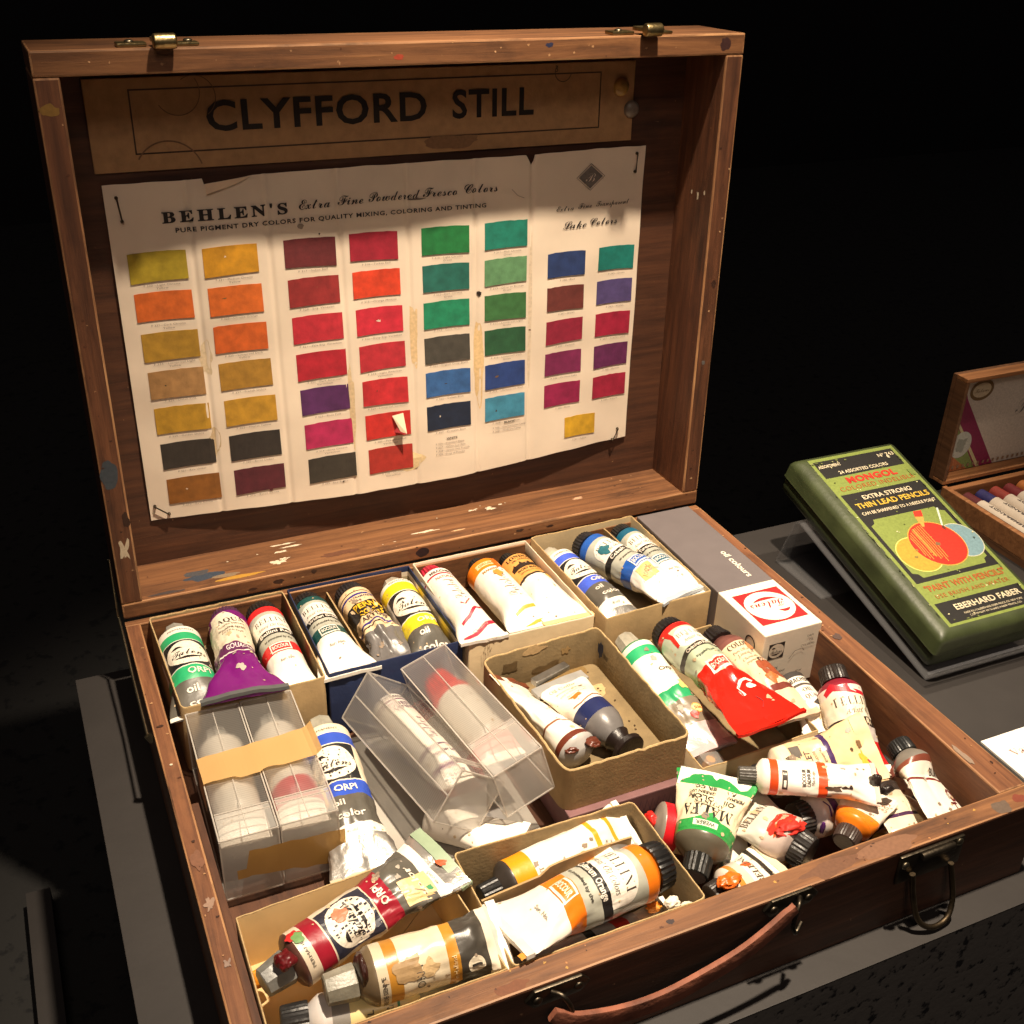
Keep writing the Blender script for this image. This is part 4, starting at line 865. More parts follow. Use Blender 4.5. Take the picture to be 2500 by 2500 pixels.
tube('T16', 'crumpled white tube smeared with brown paint, at the left wall of the middle tray', (.2280, -.2150, -.0150), (.2130, -.1400, -.0100), .0130, ('none', BLK), squash=0.75, crump=.8, flat=.2, wide=1.35, roll=.7, fold=(120, 62, 40), sh=.006, shc=(176, 172, 168), seed=8.8,
     bands=[(0, .004, (104, 48, 32)), (.016, .0175, (140, 90, 66))], label_art=av([T('40', -.008, .050, .0060, (60, 50, 46), 'sb', rot=PI / 2 + 1.2), blob(-.004, .010, .003, .003, (120, 56, 34), 1, rough=.9), blob(.004, .008, .004, .002, (110, 50, 32), 2, rough=.9), blob(.0, .014, .002, .0012, (130, 70, 40), 3), blob(.007, .013, .0012, .0012, (130, 60, 40), 4), blob(-.006, .018, .005, .002, (150, 96, 70), 6, rough=1), blob(.003, .024, .0012, .002, (140, 80, 56), 7), blob(-.010, .012, .004, .008, (196, 176, 160), 9, rough=.8)]))
for q_ in ((.006, .003, .006), (-.006, -.002, .009), (.002, .009, .008)): lump('dried_paint', TUBES['T16'][3] + TUBES['T16'][4] * q_[1] + TUBES['T16'][6] * q_[0] + Vector((0, 0, q_[2])), .0034, (96, 46, 30), TUBES['T16'][0], (1.3, 1.2, .6), 3 + q_[0] * 500, amp=.8)
# --- right of the middle
tube('T17', 'green banded tube with crumpled pinkish foil tail, left of the bright red tube', (.3035, -.1275, -.0100), (.3085, -.2330, -.0230), .0132, ('grey', (168, 162, 146)), squash=0.85, crump=1.0, flat=.5, wide=1.25, fold=(190, 170, 170), seed=1.1, shc=(40, 130, 84),
     bands=[(0, .004, WH), (.004, .012, GREEN), (.012, .042, WH), (.042, .052, (44, 158, 100)), (.052, .070, (128, 116, 98)), (.070, 1, mat((222, 200, 198), .3, .25, 160, .5, .35, bscale=190))], body=FOIL,
     label_art=av([T('Orpi', .004, .026, .0034, (80, 74, 66), 'b', w=.010), E_(.005, .061, .0036, .0036, (222, 160, 80), 20), E_(.005, .061, .0030, .0030, (232, 200, 140), 20), T('5.50', .005, .061, .0020, (190, 90, 40), 'b', w=.005), blob(.001, .064, .002, .003, (190, 50, 40), 4, rough=.8), blob(.008, .042, .005, .004, (220, 200, 120), 5, rough=.8)]))
tube('T18', 'glossy bright red tube with a black cap, flared tail hanging over the low tray', (.3290, -.1385, -.0030), (.3320, -.2530, .0060), .0138, ('black', (28, 26, 26)), crump=.95, flat=.42, wide=1.75, body=mat((222, 38, 26), .17, .08, 60, .25, coat=.4, bscale=170), fold=mat((222, 38, 26), .22, .08, 60, .05, coat=.4), folds=.002, seed=5.5, face=-.05,
     bands=[(0, .004, (214, 34, 30)), (.004, .025, (186, 194, 172)), (.025, .0295, (46, 36, 30)), (.0295, .0445, (178, 188, 160))],
     label_art=av([E_(.001, .0155, .0135, .0100, (238, 230, 216), 30), P_([(-.0155, .000), (-.011, .000), (-.009, .009), (-.0105, .019), (-.013, .019), (-.012, .009)], (206, 40, 30)), T('BELLINI', .002, .0120, .0042, (140, 128, 112), 'sb', w=.020, off=-.025), T("Artists' Oil", .000, .0190, .0030, (110, 100, 88), 'si', w=.014), R_(-.016, .025, .016, .0295, (46, 36, 30)), T('Cadmium Red Light', .001, .02725, .0028, (232, 220, 200), 'b', w=.024), T('as pounded by permanent', .001, .0350, .0020, (86, 90, 76), 'b', w=.020),
                   R_(-.0085, .0425, .0065, .0540, (238, 222, 206)), R_(-.0070, .0445, .0050, .0520, (214, 44, 32)), T('BOCOUR', -.001, .0483, .0036, (238, 222, 206), 'b', w=.0100), L_([(.000, .0760), (-.001, .070), (.003, .066), (.009, .064), (.011, .067)], .0020, (236, 224, 214)), E_(.006, .071, .003, .002, (236, 224, 214), 14), L_([(-.001, .060), (.001, .066), (.0, .071)], .0004, (120, 20, 16)), L_([(.004, .079), (.005, .084), (.003, .088)], .0004, (120, 20, 16))]))
tube('T19', 'worn beige and brown tube with black ribbed cap, beside the bright red tube', (.3620, -.1440, -.0110), (.3690, -.2350, -.0160), .0128, ('ribbed', (34, 30, 30)), cs=.95, crump=0.75, flat=.55, wide=1.35, sh=.010, shc=(112, 70, 64), fold=(200, 176, 150),
     bands=[(0, .0035, (124, 78, 70)), (.0035, .046, (226, 206, 172)), (.046, .050, (120, 60, 50)), (.050, .08, (226, 206, 172))],
     label_art=av([T('COLOR', -.001, .0070, .0042, (70, 54, 46), 'sb', w=.016), T('Pure Oil color', -.001, .0125, .0022, (100, 80, 66), 'si', w=.016), T('Linseed oil', -.001, .0160, .0022, (100, 80, 66), 'si', w=.013), T('Chemically', -.001, .0205, .0018, (110, 90, 74), 'si', w=.012), T('pigments', -.001, .0235, .0018, (110, 90, 74), 'si', w=.012), R_(.002, .0225, .011, .0270, (60, 50, 46)), T('OCHRE', .0065, .0247, .0024, (220, 200, 170), 'b', w=.007), blob(.004, .034, .007, .008, (150, 74, 44), 3, rough=.9), blob(.0, .040, .004, .004, (190, 110, 60), 4, rough=1), blob(.007, .010, .003, .004, (220, 130, 80), 5, rough=.9)]))
tube('T20', 'short black and white tube at the foot of the white carton', (.3900, -.1950, -.0220), (.3870, -.2420, -.0260), .0108, ('none', BLK), sh=.003, crump=.35, flat=.6, shc=(66, 62, 60), bands=[(0, .004, (66, 62, 60)), (.0105, .0125, (90, 80, 74))],
     label_art=av([T('MBACHER', -.001, .0072, .0034, (50, 44, 40), 'sn', w=.017), T('OIL', .001, .0165, .0034, (110, 98, 88), 'sb', w=.007), T('QUAL', .001, .0222, .0034, (110, 98, 88), 'sb', w=.010), P_([(-.002, .028), (.002, .026), (.004, .032), (.001, .030)], (60, 54, 50))]))
# --- right hand heap
tube('T21', 'large white tube with wide dark cap and red smears, leaning on the right board', (.4070, -.2140, -.0030), (.3905, -.2760, -.0330), .0140, ('black', (40, 32, 28), 0.66), cs=1.2, crump=0.75, flat=.6, wide=1.25, body=(214, 206, 198), sh=.0075, shc=(134, 36, 50), seed=3.1,
     bands=[(0, .006, (222, 214, 204)), (.006, .022, (232, 220, 196)), (.022, .0275, (44, 38, 34)), (.0275, .037, (196, 186, 180)), (.037, 1, (206, 40, 40))],
     label_art=av([L_([(-.016, .004), (-.010, .0005), (-.004, .003), (.004, .006), (.013, .006)], lambda t: .003 + .002 * math.sin(6 * t), (190, 28, 44)), P_([(.003, .0035), (.013, .0045), (.012, .007), (.006, .006)], (196, 26, 44)), blob(-.001, .002, .002, .0016, (196, 34, 50), 3, rough=.8), T('BELLINI', .002, .0110, .0056, (80, 66, 54), 'sb', w=.027, off=-.02, sp=1.1), T("Artists' Oil", .003, .0178, .0036, (86, 74, 62), 'si', w=.018), T('Bellini Red', .003, .0247, .0036, (232, 214, 186), 'b', w=.019)]))
tube('T22', 'stained beige tube with a violet stripe, lying behind the orange striped tube', (.3085, -.2720, -.0100), (.3815, -.2865, -.0010), .0128, ('long', BLK), face=0.12, squash=.6, roll=.4, crump=0.85, flat=.5, wide=1.5, body=(226, 196, 150), fold=(220, 190, 150), folds=.009, seed=6.1,
     bands=[(0, .006, (232, 214, 184)), (.028, .0315, (70, 46, 92))], label_art=av([T('SHIVA', 0, .0030, .0030, (80, 66, 54), 'b', w=.012), R_(-.012, .0065, .012, .0135, (104, 98, 92)), blob(0, .012, .006, .003, (226, 200, 156), 3, rough=1), T('VIOLET', 0, .0165, .0036, (80, 60, 60), 'b', w=.016), T('QUINACRIDONE', 0, .0210, .0016, (120, 100, 90), w=.016), T('A.P.W. Pigment No.', 0, .0250, .0018, (110, 90, 84), w=.017), blob(-.004, .052, .006, .004, (190, 60, 60), 5, rough=1), blob(-.001, .050, .004, .003, (230, 170, 60), 6, rough=.9), blob(.004, .044, .001, .001, (90, 70, 50), 7), blob(.006, .050, .0012, .0016, (120, 90, 60), 8)]))
tube('T23', 'slim white tube with two orange rings and dark blots, on the right hand heap', (.2925, -.2770, .0010), (.3600, -.3130, .0010), .0098, ('long', (72, 68, 62)), cs=.9, face=-0.45, squash=0.8, crump=0.6, flat=.7, wide=1.3, folds=.002, fold=(200, 190, 176),
     bands=[(0, .0018, WH), (.0018, .0065, (222, 80, 34)), (.0285, .0335, (222, 80, 34))], label_art=av([R_(-.006, .0085, .005, .0115, (60, 50, 46)), R_(-.0045, .0093, -.0005, .0107, WH), T('E', .003, .0100, .0020, WH, 'b'), T('BOCOUR', .002, .0205, .0022, (70, 60, 54), 'b', w=.010), T('CADMIUM', .002, .0232, .0020, (70, 60, 54), 'b', w=.010), T('Medium', .002, .0256, .0018, (120, 104, 90), w=.008), blob(-.003, .037, .0016, .0036, (84, 62, 46), 3, rough=1), blob(-.002, .042, .0008, .0025, (70, 50, 40), 4, rough=1), blob(-.001, .046, .001, .001, (60, 44, 38), 5)]), roll=.2)
lump('dried_paint', (.3590, -.3125, .0025), .0034, (44, 34, 30), TUBES['T23'][0], (1, 1, 1.6), 2, amp=.7); lump('dried_paint', (.3630, -.3180, .0), .0028, (40, 32, 30), TUBES['T23'][0], (1.4, .9, 1), 3, amp=.8)
tube('T24', 'flattened white tube lettered burnt sienna, in the front right corner', (.3990, -.2860, -.0040), (.3945, -.3380, -.0160), .0114, ('black', (28, 28, 28), 0.7), squash=.34, crump=.8, flat=.0, wide=1.45, sh=.008, shc=(124, 118, 110), seed=7.4, roll=-.45,
     bands=[(0, .003, (130, 70, 54)), (.0105, .0120, (126, 52, 46))], label_art=av([T('OIL', .004, .0038, .0020, (150, 120, 100), 'b'), T('BURNT', .004, .0075, .0036, (70, 58, 52), 'b', w=.013), L_([(.0055, .0175), (.0035, .0190), (.0028, .0220), (.0040, .0250), (.0065, .0245), (.0075, .0215), (.0070, .0185), (.0055, .0175)], .0016, (110, 34, 38)), L_([(.000, .0275), (.006, .0265)], .0014, (96, 34, 36)), L_([(.003, .027), (.004, .033)], .0010, (96, 34, 36)), T('PERMANENT', .011, .0270, .0018, (110, 98, 90), w=.016, rot=PI / 2), P_([(.002, .036), (.005, .034), (.006, .040), (.001, .042)], (110, 50, 52))]))
tube('T30', 'scrap of white tube with a violet edge, beside the burnt sienna tube', (.3720, -.3050, -.0120), (.3700, -.3360, -.0200), .0090, ('none', BLK), sh=.003, squash=0.5, crump=.9, flat=.1, wide=1.3, body=(220, 208, 184), bands=[(0, .004, (60, 50, 46)), (.016, .018, (70, 40, 74))], seed=2.9, shc=(50, 42, 40))
tube('T25', 'cream and green tube rolled down at its tail, lying upside down', (.2430, -.3150, -.0210), (.2845, -.2700, -.0040), .0150, ('long', (26, 26, 24)), cs=1.05, crump=0.85, squash=.75, flat=.25, wide=1.38, body=(230, 216, 180), sh=.008, shc=(96, 90, 76), fold=(226, 222, 206), folds=.0110, seed=1.9,
     bands=[(0, .008, (42, 150, 70)), (.008, .034, (232, 218, 184)), (.034, .045, (44, 146, 72))],
     label_art=av([P_([(-.016, .002), (.016, .002), (.016, .006), (.006, .009), (-.002, .0145), (-.008, .0095), (-.016, .0085)], (42, 150, 70)), R_(-.0065, .0035, .0065, .0080, (226, 222, 206)), T('WEBER', 0, .0057, .0028, (60, 80, 60), 'b', w=.010), T('MALFA', .0005, .0150, .0075, (44, 40, 36), 'sb', w=.027), T("ARTISTS'", .0, .0208, .0026, (60, 54, 48), 'sb', w=.015), T('OIL COLOR', -.001, .0242, .0034, (50, 46, 40), 'b', w=.021), T('PERMANENT GREEN LIGHT', -.001, .0285, .0022, (70, 64, 56), 'b', w=.027), T('F. WEBER CO.', -.001, .0322, .0024, (70, 64, 56), 'b', w=.018)]))
lump('dried_paint', TUBES['T25'][3] + TUBES['T25'][4] * .0125 + Vector((.004, .001, .006)), .0050, (34, 128, 62), TUBES['T25'][0], (1.4, .8, .6), 4, amp=.8)
tube('T26', 'short red banded tube with a paint clotted grey end', (.2440, -.2720, -.0230), (.2900, -.2960, -.0340), .0132, ('none', BLK), sh=.0035, shc=(136, 126, 116), crump=.3, flat=.5, bands=[(0, .0085, (204, 28, 38))], label_art=None)
lump('dried_paint', (.2430, -.2705, -.0215), .0052, (214, 40, 34), TUBES['T26'][0], (.6, 1, 1), 5, amp=.6)
tube('T27', 'crushed white tube smeared with red and pink paint beside its black cap', (.3085, -.3270, -.0190), (.2880, -.2800, -.0160), .0140, ('black', (36, 32, 30), 0.74), squash=.58, crump=.7, flat=.35, wide=1.3, cs=1.1, seed=9.4, body=(206, 200, 186),
     bands=[(0, .009, (206, 186, 176))], label_art=av([blob(0, .006, .011, .0055, (206, 50, 36), 2, rough=.7), blob(-.002, .0075, .006, .002, (236, 168, 140), 3, rough=.8), blob(.003, .003, .007, .003, (226, 90, 40), 4, rough=.9), T('BELLINI', .003, .0210, .0040, (96, 84, 72), 'sb', w=.020, rot=PI), T('Oil Colors', -.006, .0300, .0024, (110, 100, 86), 'bi', rot=2.2), R_(-.014, .035, -.005, .041, (60, 56, 50)), L_([(-.005, .034), (.004, .032), (.012, .033)], .0014, (70, 64, 56))]))
lump('dried_paint', TUBES['T27'][3] + TUBES['T27'][4] * .0140 + Vector((-.001, -.001, .0105)), .0068, (206, 44, 30), TUBES['T27'][0], (1.3, .8, .5), 6, rough=.6, amp=.9)
tube('T28', 'tube with a purple ring and black cap, lying under the orange striped tube', (.3195, -.2985, -.0250), (.3760, -.2990, -.0270), .0130, ('black', (40, 36, 34), 0.8), squash=0.8, crump=.4, flat=.6, bands=[(0, .0045, (226, 214, 200)), (.0045, .0100, (84, 30, 100))], shc=(226, 214, 206), sh=.006, label_art=av([L_([(-.012, .002), (-.006, .003), (-.003, .0005)], .0012, (90, 36, 110))]))
lump('dried_paint', (.3300, -.3105, -.0230), .0024, (92, 40, 112), TUBES['T28'][0], (.5, .6, 1.8), 3, amp=.6)
tube('T29', 'white tube with an orange collar, tail rolled, at the front board', (.3285, -.3290, -.0165), (.3630, -.3090, -.0090), .0104, ('black', (64, 50, 44), 0.7), squash=0.55, crump=.55, flat=.2, wide=1.3, fold=(228, 216, 200), folds=.006, bands=[(0, .0075, (240, 128, 28))], body=(226, 212, 194), shc=(240, 128, 28), seed=5.2, label_art=av([T('Cadmium', -.004, .016, .0020, (150, 100, 80), w=.014, rot=.2), T('Orange', -.004, .019, .0020, (150, 100, 80), w=.012, rot=.2), T('ACRYLIC', -.004, .022, .0020, (150, 100, 80), w=.012, rot=.2)]))
tube('T31', 'white tube clotted with orange paint at its neck, low at the front board', (.2440, -.3290, -.0230), (.2905, -.3215, -.0220), .0108, ('black', (44, 38, 34), 0.72), squash=0.7, crump=.5, flat=.3, wide=1.35, sh=.005, shc=(228, 214, 200), bands=[(0, .004, (228, 140, 60)), (.004, .010, (206, 196, 180)), (.022, .026, (40, 36, 32))], seed=4.4, fold=(220, 206, 176), label_art=av([T('BELLINI', 0, .0150, .0044, (90, 76, 60), 'sb', w=.019), blob(.003, .014, .002, .003, (222, 90, 30), 2, rough=.8)]))
lump('dried_paint', (.2530, -.3305, -.0120), .0054, (232, 106, 28), TUBES['T31'][0], (1.2, .8, .5), 8, amp=.8)
tube('T40', 'crumpled bare silver tube in the gap in front of the cream and green tube', (.2620, -.3080, -.0350), (.2960, -.3330, -.0390), .0090, ('none', BLK), sh=.003, squash=0.6, crump=1.4, flat=.3, wide=1.2, body=FOIL, fold=FOIL, bands=[(.012, .018, (150, 120, 150))], seed=2.2)
tube('T41', 'small dirty white tube with a brown ring beneath the stained beige tube', (.3350, -.2620, -.0360), (.4050, -.2700, -.0330), .0110, ('long', (60, 52, 48)), squash=0.6, crump=.9, flat=.3, wide=1.3, body=(206, 190, 164), fold=(190, 176, 156), bands=[(0, .005, (120, 70, 54))], seed=7.2, label_art=av([T('OIL', 0, .014, .004, (110, 96, 84), 'sb'), blob(.004, .03, .004, .006, (150, 110, 80), 3, rough=1)]))
tube('T42', 'bent pale tube with a grey cap deep in the heap behind the front board', (.3480, -.3300, -.0380), (.4020, -.3200, -.0360), .0100, ('grey', (120, 116, 108)), squash=0.6, crump=.9, flat=.3, wide=1.3, body=(216, 204, 186), fold=(206, 194, 176), bands=[(0, .006, (196, 160, 60)), (.02, .023, (60, 52, 48))], seed=3.9)
b = MB(); b.lathe((.3020, -.2370, -.0330), (.25, -.1, 1), [(0, .0085), (.010, .0080), (.0108, .0070)], plastic(.62, (.8, .78, .74), rough=.05, tl=.5), 28); b.lathe((.3022, -.2371, -.0300), (.25, -.1, 1), [(0, .0035), (.006, .0030)], mat((196, 130, 40), .4), 16)
tag(obj('clear_cap', b, None, smooth=40), 'clear plastic cap with an amber core in the front corner of the low tray', 'cap')
for q_, (lb, hd_, tl_, rr_, c_) in enumerate([('narrow dirty white tube lying along the foot of the right board', (.4120, -.2650, -.0380), (.4130, -.3250, -.0400), .0085, (206, 194, 172)), ('small crushed tube with a green smear behind the cream and green tube', (.2930, -.2520, -.0380), (.3380, -.2560, -.0400), .0085, (190, 182, 160)),
                      ('small brown stained tube between the purple ringed tube and the crushed red one', (.2960, -.2820, -.0360), (.3120, -.3380, -.0400), .0090, (196, 176, 146)), ('twisted silver tube under the burnt sienna tube', (.3800, -.2900, -.0350), (.4080, -.3340, -.0340), .0095, FOIL)]):
    tube('T5%d' % q_, lb, hd_, tl_, rr_, ('long', (50, 46, 44)), crump=1.2, flat=.2, wide=1.25, squash=.7, body=c_, fold=c_, seed=3.3 + q_ * 1.7, bands=[(0, .004, [(110, 60, 50), (46, 140, 80), (130, 90, 60), (60, 56, 54)][q_]), (.02, .023, (80, 70, 64))], label_art=av([blob(.002, .03, .005, .006, [(150, 120, 90), (60, 150, 90), (120, 80, 50), (140, 130, 130)][q_], q_, rough=1)]))
# --- front middle tray
OR = (234, 122, 26)
tube('T32', 'white tube with a yellow orange collar and small print, behind the cardboard divider', (.1335, -.2855, -.0190), (.2270, -.2735, -.0170), .0122, ('long', (26, 26, 26)), cs=1.0, face=-0.55, crump=0.6, flat=.68, wide=1.3, sh=.006, shc=(58, 52, 48), folds=.003, roll=.4,
     bands=[(0, .012, (236, 152, 26)), (.0500, .0530, (232, 156, 40)), (.0620, .0650, (232, 156, 40))], label_art=av([T('PERMANENT', .0, .0150, .0026, (130, 112, 90), 'sb', w=.018), T("ARTISTS'", .0, .0190, .0022, (150, 130, 106), w=.012), T('Oil Color', .002, .0240, .0022, (130, 112, 90), w=.010), T('Grumbacher made', .003, .0290, .0016, (120, 104, 88), w=.012), T('CADMIUM', 0, .0400, .0024, (236, 160, 110), 'b', w=.015), T('YELLOW', 0, .0435, .0024, (236, 160, 110), 'b', w=.012), T('MADE IN U.S.A. by', 0, .0555, .0020, (120, 104, 88), w=.016), T('Grumbacher, Inc.', 0, .0585, .0020, (120, 104, 88), w=.016), T('NEW YORK, N.Y.', 0, .0675, .0020, (120, 104, 88), w=.014)]))
tube('T33', 'large white tube with bright orange bands, diagonal in the front middle tray', (.2235, -.3130, -.0045), (.1290, -.3235, -.0015), .0146, ('black', (26, 25, 25)), cs=1.15, face=0.55, crump=0.55, flat=.52, wide=1.55, fold=(226, 220, 208), roll=.25, **(lambda q: dict(q, label_art=q['label_art'] + av([blob(.013, .082, .003, .0025, (214, 140, 50), 3, rough=.7)])))(bellini(OR, 'Cadmium Orange', .0163, 1.06, fz=1.15)))
tube('T35', 'uncapped silver tube, only its threaded neck showing behind the large orange banded tube', (.2215, -.2930, -.0120), (.1540, -.2990, -.0300), .0105, ('neck', (190, 186, 178)), sh=.009, shc=FOIL, body=WH, bands=[(.01, .018, (236, 150, 70)), (.03, .038, (236, 150, 70))], face=0.4, crump=.3)
tube('T39', 'grey tube with red and black print under the large orange banded tube', (.1330, -.3310, -.0290), (.2250, -.3290, -.0290), .0100, ('none', BLK), sh=.003, body=(190, 186, 184), face=-0.3, crump=.35, flat=.7, bands=[(.036, .041, (36, 34, 34)), (.052, .060, (206, 60, 50)), (.066, 1, (232, 224, 212))], label_art=av([T('BELLINI', -.005, .024, .0042, (90, 84, 80), 'sb', w=.016), T('um Red', -.005, .0385, .0028, (226, 218, 206), 'b', w=.009), T('BOCOUR', -.005, .056, .003, (236, 220, 210), 'b', w=.009), T('Ser. No. 5', -.005, .070, .002, (120, 112, 104), w=.008)]))
# --- front left tray
tube('T36', 'maroon banded tube with round logo and crushed silver tail, front left tray', (.0190, -.3010, -.0100), (.1200, -.2705, .0010), .0136, ('grey', (120, 120, 116)), cs=1.1, face=-0.5, squash=0.85, crump=1.0, flat=.55, wide=1.55, fold=(150, 168, 140), folds=.006, seed=6.6, shc=(92, 58, 50),
     **(lambda q: dict(q, label_art=q['label_art'] + av([P_([(-.010, .055), (.004, .0565), (.0045, .0725), (-.0095, .071)], (228, 194, 140)), T('./.', -.003, .064, .0040, (130, 110, 90), 'si', w=.006), blob(-.003, .069, .0012, .0014, (60, 140, 90), 3), blob(.006, .024, .0040, .004, (226, 130, 100), 4, rough=.6), blob(.009, .002, .003, .004, (190, 40, 40), 5), blob(.007, .003, .003, .003, (110, 150, 90), 6), blob(.004, .083, .002, .003, (206, 90, 50), 7)])))(talens((150, 26, 44), .0146, 1.04, tint=(220, 204, 180), lg=(44, 44, 58))))
lump('dried_paint', (.0300, -.3020, .0020), .0052, (96, 20, 24), TUBES['T36'][0], (.9, 1.0, .7), 3, amp=.7)
tube('T37', 'ochre banded tube with a grey cap and a white disc on a dark panel', (.0430, -.3200, -.0040), (.1290, -.3240, -.0030), .0136, ('grey', (142, 138, 124)), cs=1.15, face=-0.55, crump=0.65, flat=.72, wide=1.25, shc=(108, 92, 70), body=(196, 194, 186), roll=.5, sh=.008,
     bands=[(0, .0050, (206, 192, 164)), (.0050, .0110, (184, 128, 46)), (.0110, .0330, (226, 210, 180)), (.0330, .0385, (194, 136, 48)), (.0385, .0530, (66, 62, 56)), (.0530, .0580, (228, 218, 198))],
     label_art=av([T('TERRE DE SIENNE', .0, .0025, .0020, (80, 70, 60), 'b', w=.020), T('made in Holland', .0, .0358, .0022, (232, 208, 160), w=.020), T('ORPI', .005, .0190, .0040, (60, 54, 48), 'r', w=.011), T('459', -.010, .0190, .0028, (90, 80, 70), 'r'), E_(.0030, .0458, .0042, .0042, (226, 214, 190), 24), T('1', .0030, .0458, .0048, (50, 46, 42), 'b'), blob(.010, .0145, .006, .006, (170, 140, 100), 3, rough=.7), blob(.008, .023, .004, .004, (206, 176, 130), 4, rough=.9)]))
lump('dried_paint', (.0600, -.3215, .0020), .0090, (58, 30, 22), TUBES['T37'][0], (.28, .9, 1.1), 5, amp=.4)
tube('T38', 'pale green tube with a black cap, low against the front board', (.0225, -.3170, -.0220), (.1160, -.3330, -.0240), .0112, ('black', (34, 33, 33), 0.85), cs=1.5, face=-0.5, crump=.3, flat=.6, body=(166, 164, 140), sh=.006, shc=(206, 200, 196), fold=(170, 166, 144),
     bands=[(0, .004, (206, 200, 196)), (.004, .012, (140, 136, 130)), (.012, .044, (226, 210, 150))], label_art=av([T('PERM', -.004, .030, .003, (70, 64, 50), 'si'), T('OIL', -.005, .021, .003, (70, 64, 50), 'b'), R_(-.012, .0335, .010, .0347, (50, 130, 80))]))
lump('x', (.0200, -.2850, -.0250), .0050, (226, 146, 40), None, (1, .9, .9), 3, amp=.5)
o = bpy.data.objects['x']; o.name = 'paint_scrap'; tag(o, 'yellow orange scrap of dried paint in the corner of the front left tray', 'paint scrap')
b = MB(); b.lathe((.1255, -.3290, -.0150), (-.6, -.1, -.5), [(0, .0022), (.0004, .0026)] + [(.0008 + .0005 * k, .0026 if k % 2 else .0030) for k in range(12)] + [(.0085, .0075), (.014, .009)], M_foil, 28)
tag(obj('silver_nozzle', b, None, smooth=40), 'small silver threaded nozzle at the join of the two front trays', 'nozzle')
chips = [((.2195, -.3300, -.0140), .0042, (236, 226, 206), 'largest white'), ((.2255, -.3345, -.0150), .0034, (228, 218, 200), 'smaller white'), ((.2150, -.3345, -.0180), .0034, (206, 190, 160), 'dull beige'), ((.2120, -.3255, -.0190), .0036, (226, 140, 40), 'orange'), ((.2230, -.3375, -.0180), .0026, (110, 90, 80), 'dark')]
for k, (lc, r_, c_, nm) in enumerate(chips): tag(lump('paint_chip', lc, r_, c_, None, (1, .8, .7), k + 11, rough=.6, amp=1.0), f'{nm} flake of dried paint under the black cap of the large orange tube', 'paint chip', 'dried paint flakes')
# grey metal key left in the middle tray, a clear cap in the low tray
b = MB(); q0, q1 = Vector((.2270, -.1490, -.0110)), Vector((.2545, -.1410, -.0110)); t_ = (q1 - q0).normalized(); n_ = Vector((-t_.y, t_.x, 0)) * .003
b.add([q0 - n_, q1 - n_, q1 + n_, q0 + n_, q0 - n_ + Vector((0, 0, .004)), q1 - n_ + Vector((0, 0, .004)), q1 + n_ + Vector((0, 0, .004)), q0 + n_ + Vector((0, 0, .004))], [(0, 3, 2, 1), (4, 5, 6, 7), (0, 1, 5, 4), (1, 2, 6, 5), (2, 3, 7, 6), (3, 0, 4, 7)], mat((150, 146, 138), .4, .4, 90, .3, .9))
tag(obj('metal_bar', b, None, bevel=.0006), 'flat grey metal bar lying across the tail of the blue shouldered tube', 'metal bar')

